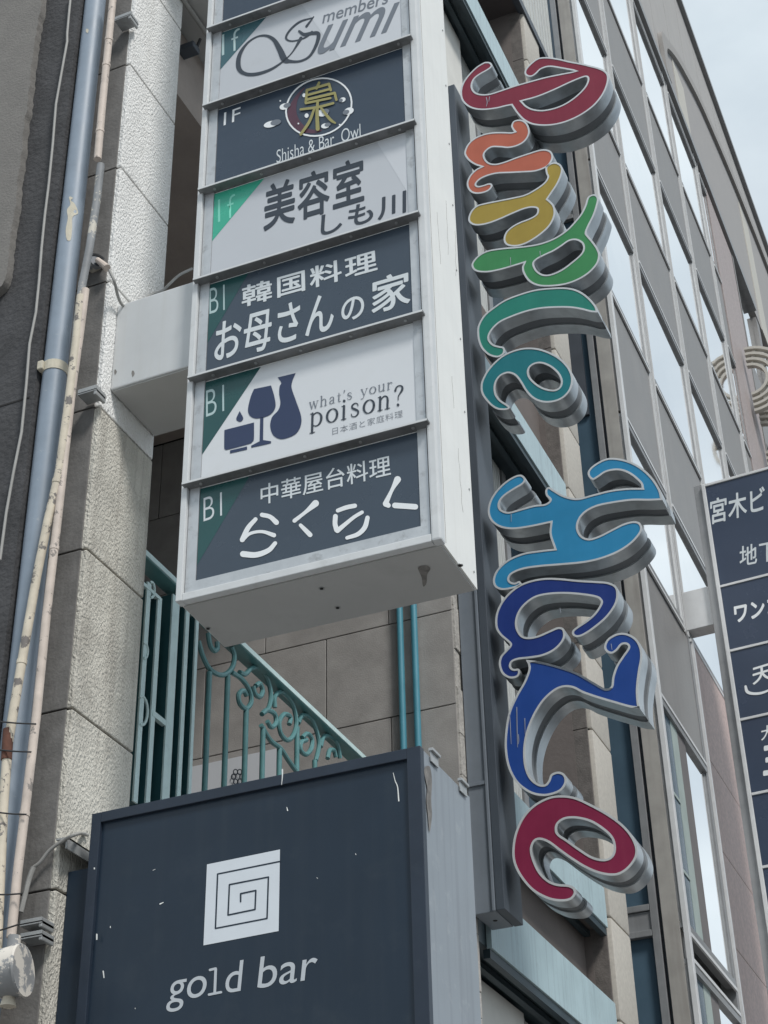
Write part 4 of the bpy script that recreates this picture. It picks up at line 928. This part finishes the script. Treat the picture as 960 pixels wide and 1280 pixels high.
P = [onX(x, y, PX + .012) for x, y in ((110, 1044), (104, 1042))] + [onY(x, y, 4.43) for x, y in ((95, 1043), (80, 1050), (62, 1063), (50, 1078), (42, 1084))]
bm = BM(); tube(bm, cr_open(P, 6), .006, 8); P2 = [onY(x, y, 4.41) for x, y in ((42, 1084), (36, 1100), (31, 1120), (26, 1140))]; tube(bm, cr_open(P2, 6), .009, 8)
single('cable', bm, 'cable_grey', 'grey cable arching from the dark box sign to the conduits', 'cable', smooth=True)
lb = onX(72, 1050, PX); le = onX(110, 1078, PX)
bm = BM(); box(bm, PX + .001, PX + .045, lb.y - .01, le.y + .06, lb.z - .006, lb.z); box(bm, PX + .04, PX + .045, lb.y - .01, le.y + .06, lb.z - .04, lb.z)
single('support_rail', bm, 'galv', 'pale metal angle rail on the pillar behind the dark box sign', 'bracket')
fl = thing('security_lamp', 'small dark lamp under the eave between the pillar and the white sign', 'lamp', tuple(onZ(235, 62, 8.40)))
c = onX(235, 63, -3.16); bm = BM(); box(bm, c.x - .05, c.x + .05, c.y - .035, c.y + .035, c.z - .02, c.z + .02, bev=.008); part('lamp_head', bm, 'box_dark', fl)
bm = BM(); tube(bm, [c + Vector((.03, .02, .0)), c + Vector((.05, .03, .09))], .008, 8); part('lamp_arm', bm, 'cable_black', fl)

# ================================================================== office building with window grid
DP = pl(822, 867, 0, (-2.6, 0, 0)); DF = Frame((DP.x, DP.y, 0), .6)         # local y runs along the facade, x out to the street
ob = thing('office_building', 'tall office building with mirrored window grid, pink granite pier and arched frieze', 'building', (-4, 20, 0))
rowsw = [(3.55, 5.38), (5.66, 7.43), (8.72, 10.02), (11.48, 12.94), (14.32, 15.78), (17.30, 18.95)]
verts_ = [(0.0, 0.0), (1.34, 1.56), (3.28, 3.50), (4.98, 5.20), (6.66, 6.88)]
bm = BM(); box(bm, -7, -.12, .22, 45, 0, 23.7, DF); part('wall', bm, 'facade_dark', ob)
bm = BM(); box(bm, -.119, -.02, 0, 45, 19.35, 23.75, DF); fz = part('frieze', bm, 'frieze', ob)
bm = BM(); box(bm, -.10, .05, -.02, 45, 23.75, 23.86, DF); part('coping', bm, 'frame_alu', fz)
bm = BM()
for y in [k * 1.25 for k in range(36)]: box(bm, -.03, -.0185, y, y + .012, 19.4, 23.74, DF)
part('frieze_joint', bm, 'arch_trim', fz)
bm = BM(); box(bm, -.1, .04, -.02, 10.5, 19.20, 19.34, DF); part('string_course', bm, 'frame_alu', ob)
# arch relief on the frieze
def arc_pts(off=0):
    base = [(5.2, 19.7), (5.25, 20.15), (5.75, 20.5), (6.6, 21.05), (8.0, 21.68), (9.2, 22.02), (10.6, 22.35), (12.2, 22.62), (14.5, 22.9), (18, 23.1)]
    return [(u, z - off) for u, z in base]
up_ = cr_open([Vector((u, z)) for u, z in [(5.18, 19.37)] + arc_pts(-.09)], 8); lo_ = cr_open([Vector((u, z)) for u, z in [(5.42, 19.37)] + [(max(u, 5.42 + .03 * k), z - .11) for k, (u, z) in enumerate(arc_pts())]], 8)
me = fill([up_ + lo_[::-1]], .03)
for v in me.vertices: v.co = DF.w(.012 - v.co.z, v.co.x, v.co.y)
part('arch_moulding', me, 'arch_trim', fz)
A = cr_open([Vector((u, z)) for u, z in arc_pts(.06)], 8)
bm = BM(); bm.faces.new([bm.verts.new(DF.w(-.012, p.x, p.y)) for p in A] + [bm.verts.new(DF.w(-.012, 18, 19.36)), bm.verts.new(DF.w(-.012, A[0].x, 19.36))]); part('arch_panel', bm, 'arch_panel', fz)
bm = BM(); box(bm, -.018, .0, 6.1, 6.75, 19.36, 20.6, DF); box(bm, -.018, .0, 11.2, 11.9, 19.36, 22.2, DF); part('arch_stripe', bm, 'arch_cream', fz)
# vertical mullions: light fins with a dark slot between
for i, (a, b) in enumerate(verts_):
    if i == 0: continue
    zlo = 8.70
    bm = BM(); box(bm, -.118, -.02, a, b, zlo, 19.2, DF); m_ = part('mullion', bm, 'mullion_grey', ob)
    bm = BM(); box(bm, -.03, -.0175, a + .05, a + .075, zlo, 19.2, DF); part('mullion_slot', bm, 'joint', m_)
    bm = BM(); box(bm, -.05, -.004, a, a + .02, zlo, 19.2, DF); box(bm, -.05, -.004, b - .02, b, zlo, 19.2, DF); box(bm, -.03, -.008, (a + b) / 2 - .008, (a + b) / 2 + .008, zlo, 19.2, DF); part('mullion_fin', bm, 'frame_light', m_)
# windows and spandrels
bays = [(verts_[i][1], verts_[i + 1][0]) for i in range(len(verts_) - 1)] + [(6.88, 7.30)]
SP = [(z1, rowsw[i + 1][0]) for i, (z0, z1) in enumerate(rowsw[:-1])] + [(18.95, 19.2)]
for bi, (u0, u1) in enumerate(bays):
    for ri, (z0, z1) in enumerate(rowsw):
        if bi > 0 and ri < 2: continue
        e = u1
        if bi == 0 and ri < 2: e = 1.50
        bm = BM(); box(bm, -.118, -.028, u0, e, z0, z1, DF); bmf = BM()
        f_ = .026
        box(bmf, -.08, .0, u0, e, z1 - f_, z1 + .03, DF); box(bmf, -.08, .0, u0, e, z0 - .03, z0 + f_, DF); box(bmf, -.08, -.02, u0, u0 + f_, z0 + f_, z1 - f_, DF); box(bmf, -.08, -.02, e - f_, e, z0 + f_, z1 - f_, DF)
        wn = part('window', bmf, 'frame_alu', ob)
        part('pane', bm, 'glass_sky' if not (bi == 0 and ri < 2) else 'glass_sky', wn)
        bmt = BM(); box(bmt, -.01, .006, u0, e, z1 + .032, z1 + .06, DF); box(bmt, -.01, .006, u0, e, z0 - .06, z0 - .032, DF); part('window_trim', bmt, 'frame_light', wn)
        if bi == 0 and ri < 2:
            bmc = BM(); box(bmc, -.0275, -.025, u0 + .04, u0 + .42, z0 + f_, z1 - f_, DF); part('open_pane', bmc, 'glass_dark', wn)
            bmc = BM(); box(bmc, -.0275, -.022, u0 + .42, u0 + .62, z0 + f_, z1 - f_, DF); part('curtain', bmc, 'curtain', wn)
            bmc = BM(); box(bmc, -.0275, -.021, u0 + .62, u0 + .86, z0 + f_, z1 - f_, DF); part('blind_edge', bmc, 'curtain_dark', wn)
            bmc = BM()
            for z in (z0 + .45, z0 + 1.05): box(bmc, -.0245, -.018, u0 + .04, u0 + .42, z, z + .025, DF)
            part('glazing_bar', bmc, 'curtain', wn)
    for si, (z0, z1) in enumerate(SP):
        if bi > 0 and si < 2: continue
        e = u1
        if si == 0: continue
        if bi == 0 and si == 1: e = 1.50
        if si == 5: continue
        bm = BM(); box(bm, -.118, -.016, u0 + .004, e - .004, z0 + .062, z1 - .062, DF); part('spandrel', bm, 'spandrel', ob)
bm = BM(); box(bm, -.118, -.01, 1.50, 1.62, 0, 8.70, DF); m_ = part('mullion', bm, 'frame_alu', ob)
bm = BM(); box(bm, -.05, .012, 1.58, 1.62, 0, 8.70, DF); part('mullion_fin', bm, 'frame_light', m_)
# pink granite pier
bm = BM(); gzs = [.4 + .80 * k for k in range(11)]
gzs[-1] = 8.72
for a, b in zip([0] + gzs, gzs): box(bm, -.118, .0, 1.64, 2.86, a + .003, b - .003, DF, bev=.004)
gp_ = part('granite_pier', bm, 'granite_pink', ob)
bm = BM(); box(bm, -.117, -.01, 1.65, 2.85, 0, 8.70, DF); part('granite_joint', bm, 'joint', gp_)
bm = BM(); box(bm, -.118, .0, 7.32, 8.9, 0, 19.1, DF, bev=.004); part('granite_pier', bm, 'granite_dull', ob)
bm = BM(); box(bm, -.05, -.02, 2.95, 3.9, 5.2, 7.3, DF); wn = part('window', bm, 'glass_sky', ob); bm = BM(); box(bm, -.09, .015, 2.87, 2.95, 3, 7.4, DF); box(bm, -.09, .015, 3.9, 3.98, 3, 7.4, DF); box(bm, -.09, .012, 2.951, 3.899, 7.3, 7.4, DF); part('window_frame', bm, 'frame_light', wn)
bm = BM(); box(bm, -.118, -.03, 2.87, 45, 7.42, 8.70, DF); box(bm, -.118, -.03, 4.0, 45, 0, 7.41, DF); part('lower_wall', bm, 'spandrel', ob)
for r0, (z0, z1) in enumerate(rowsw[2:]):
    for u0 in (9.0, 10.8, 12.6, 14.4):
        bm = BM(); box(bm, -.1, -.06, u0, u0 + 1.5, z0, z1, DF); part('window', bm, 'glass_sky', ob)
bm = BM()
for r0, (z0, z1) in enumerate(SP[1:-1]): box(bm, -.118, -.02, 8.92, 30, z0, z1, DF)
for u0 in (8.92, 10.52, 12.32, 14.12, 15.92): box(bm, -.117, .01, u0, u0 + (.25 if u0 > 9 else .07), 8.7, 19.1, DF)
part('far_bay', bm, 'spandrel', ob)
# side wall facing the viewer, left of the corner
SY = DP.y - .002
colm = [(806, 826, 'grain_metal', .0, 'corner_column'), (801.5, 806, 'box_dark', .06, 'shadow_gap'), (792, 801.5, 'frame_alu', .01, 'side_mullion')]
for x0, x1, m_, d, nm in colm:
    a, b = onY(x0, 960, SY).x, onY(x1, 960, SY).x
    bm = BM(); box(bm, a + .0005, min(b, DP.x + .01) - .0005, SY + d, SY + .12, 0, 19.1, bev=.003 if d < .05 else 0); part(nm, bm, m_, ob)
a, b = -4.6, onY(792, 960, SY).x
bm = BM(); box(bm, a, b - .001, SY + .06, SY + .1, 0, 19.1); sw = part('side_window', bm, 'glass_dark', ob)
bm = BM()
for z in (2.3, 5.66, 9.0, 12.4, 15.6):
    box(bm, a, b - .002, SY + .012, SY + .058, z - .05, z - .004, bev=.004); box(bm, a, b - .002, SY + .026, SY + .058, z, z + .13); box(bm, a, b - .002, SY + .012, SY + .058, z + .134, z + .18, bev=.004)
for x in (b - .35,): box(bm, x - .028, x, SY + .016, SY + .057, 0, 19.1)
part('transom', bm, 'frame_alu', sw)
g0 = onY(709, 575, SY); g1 = onY(733, 410, SY)
bm = BM(); box(bm, onY(706, 500, SY).x, onY(733, 500, SY).x, SY + .03, SY + .056, 10.15, 11.6); part('vent_grille', bm, 'mesh_grille', sw)
bm = BM(); box(bm, DP.x - .019, DP.x + .02, SY - .01, SY + .05, 0, 19.1, bev=.004); part('corner_fin', bm, 'frame_light', ob)

# ================================================================== blue directory sign on the right
FYaw = -2.5
q0 = DF.w(0, 1.75, 8.9)
FBd = Board((q0.x, q0.y - .35, 0), FYaw); FBd.P0 = Vector((q0.x, 12.75, 0))
A_ = FBd.p((878, 606)); FF = Frame((A_.x, A_.y, 0), FYaw); ztop = A_.z
ds = thing('directory_sign', 'tall navy directory sign in grey metal frame at the right edge of the photo', 'sign', tuple(FF.w(.6, .1, 0)))
bm = BM(); box(bm, .02, 1.2, .02, .24, 2.2, ztop - .01, FF); part('cabinet', bm, 'frame_light', ds)
bm = BM(); box(bm, -.012, .022, -.008, .25, 2.2, ztop, FF, bev=.006); box(bm, .0225, 1.2, -.006, .24, ztop - .028, ztop - .002, FF, bev=.004); box(bm, 1.2, 1.25, -.012, .25, 2.2, ztop, FF, bev=.006); part('frame', bm, 'frame_light', ds)
bm = BM(); box(bm, -.088, -.0125, .02, .12, 2.2, ztop + .02, FF, bev=.004); part('support_post', bm, 'frame_alu', ds)
def fz_(x, y): return FF.l(FBd.p((x, y))).z
zr = [ztop - .03, fz_(901, 733), fz_(915, 813), fz_(929, 899), fz_(943, 992), fz_(958, 1083)]
zr += [zr[-1] - .62, zr[-1] - 1.25]
dpan = []
for i in range(len(zr) - 1):
    bm = BM(); box(bm, .0225, 1.199, .004, .018, zr[i + 1] + .012, zr[i] - (.012 if i else 0), FF); dpan.append(part('panel', bm, 'dir_navy', ds))
bm = BM()
for z in zr[1:]: box(bm, .0225, 1.199, -.004, .018, z - .011, z + .011, FF, bev=.002)
part('cross_rail', bm, 'frame_light', ds)
DB = Board(FF.w(0, .004, 0), FYaw)
rf = lambda pts: zm(660, 260, 3.2, pts); rh = lambda pts: zm(720, 640, 4, pts)
part('lettering', merge([DB.text('宮木ビ', *rf([(730, 1268), (950, 1212), (728, 1166)]), bold=.026)]), 'ink_light', dpan[0])
part('small_lettering', merge([DB.text('地下', *rh([(818, 276), (1000, 240), (818, 172)]), bold=.018, space=1.08)]), 'ink_light', dpan[0])
part('lettering', merge([DB.text('ワンコ', *rh([(794, 556), (1024, 508), (788, 470)]), bold=.05)]), 'ink_white', dpan[1])
part('lettering', merge([DB.text('天', *rh([(884, 866), (985, 835), (878, 782)]), bold=.03), DB.stroke(rh([(848, 872), (856, 898), (885, 908), (930, 904), (990, 880)]), [3, 4, 3.4, 3, 2], .004)]), 'ink_white', dpan[2])
part('lettering', merge([DB.text('大', *rh([(926, 1144), (990, 1128), (924, 1074)]), bold=.02), DB.text('三', *zm(880, 900, 3.36, [(248, 236), (330, 222), (246, 110)]), bold=.05)]), 'ink_white', dpan[3])
# its bracket to the facade
zb0 = FBd.p((862, 783)).z; zb1 = FBd.p((858, 735)).z
bm = BM(); box(bm, -.36, -.013, .06, .22, zb0, zb1, FF, bev=.004); part('bracket_arm', bm, 'frame_light', ds)

# ================================================================== curved ornaments beyond the directory sign
for (cxp, cyp), lab in (((931, 434), 'upper of two curved cream rib ornaments on the office facade'), ((948, 506), 'lower of two curved cream rib ornaments, just above the navy directory sign')):
    q = onX(cxp, cyp, -2.62); z, y = q.z, q.y; R0 = .56
    t = thing('rib_ornament', lab, 'ornament', (-2.65, y, z - 2 * R0), 'curved rib ornaments on the office facade')
    def ribring(bm, r, wd, y0, y1, th0=PI / 2, th1=-PI / 2, n=20):
        rg_ = []
        for j in range(n + 1):
            th = th0 + (th1 - th0) * j / n
            rg_.append([bm.verts.new((-2.64 + a * math.cos(th), y + b, z - R0 + a * math.sin(th))) for a, b in ((r, y0), (r - wd, y0), (r - wd, y1), (r, y1))])
        for A_, B_ in zip(rg_, rg_[1:]):
            for k in range(4): bm.faces.new((A_[k], A_[(k + 1) % 4], B_[(k + 1) % 4], B_[k]))
        bm.faces.new(rg_[0]); bm.faces.new(rg_[-1][::-1]); bmesh.ops.recalc_face_normals(bm, faces=bm.faces)
    for k in range(4):
        bm = BM(); ribring(bm, R0 - .095 * k, .042, 0, .08); part('rib', bm, 'arch_cream', t)
    for th in (75, 40, 5, -30, -65):
        bm = BM(); ribring(bm, R0 - .035, .30, .03, .07, R(th + 3), R(th - 3), 2); part('rib_tie', bm, 'arch_cream', t)
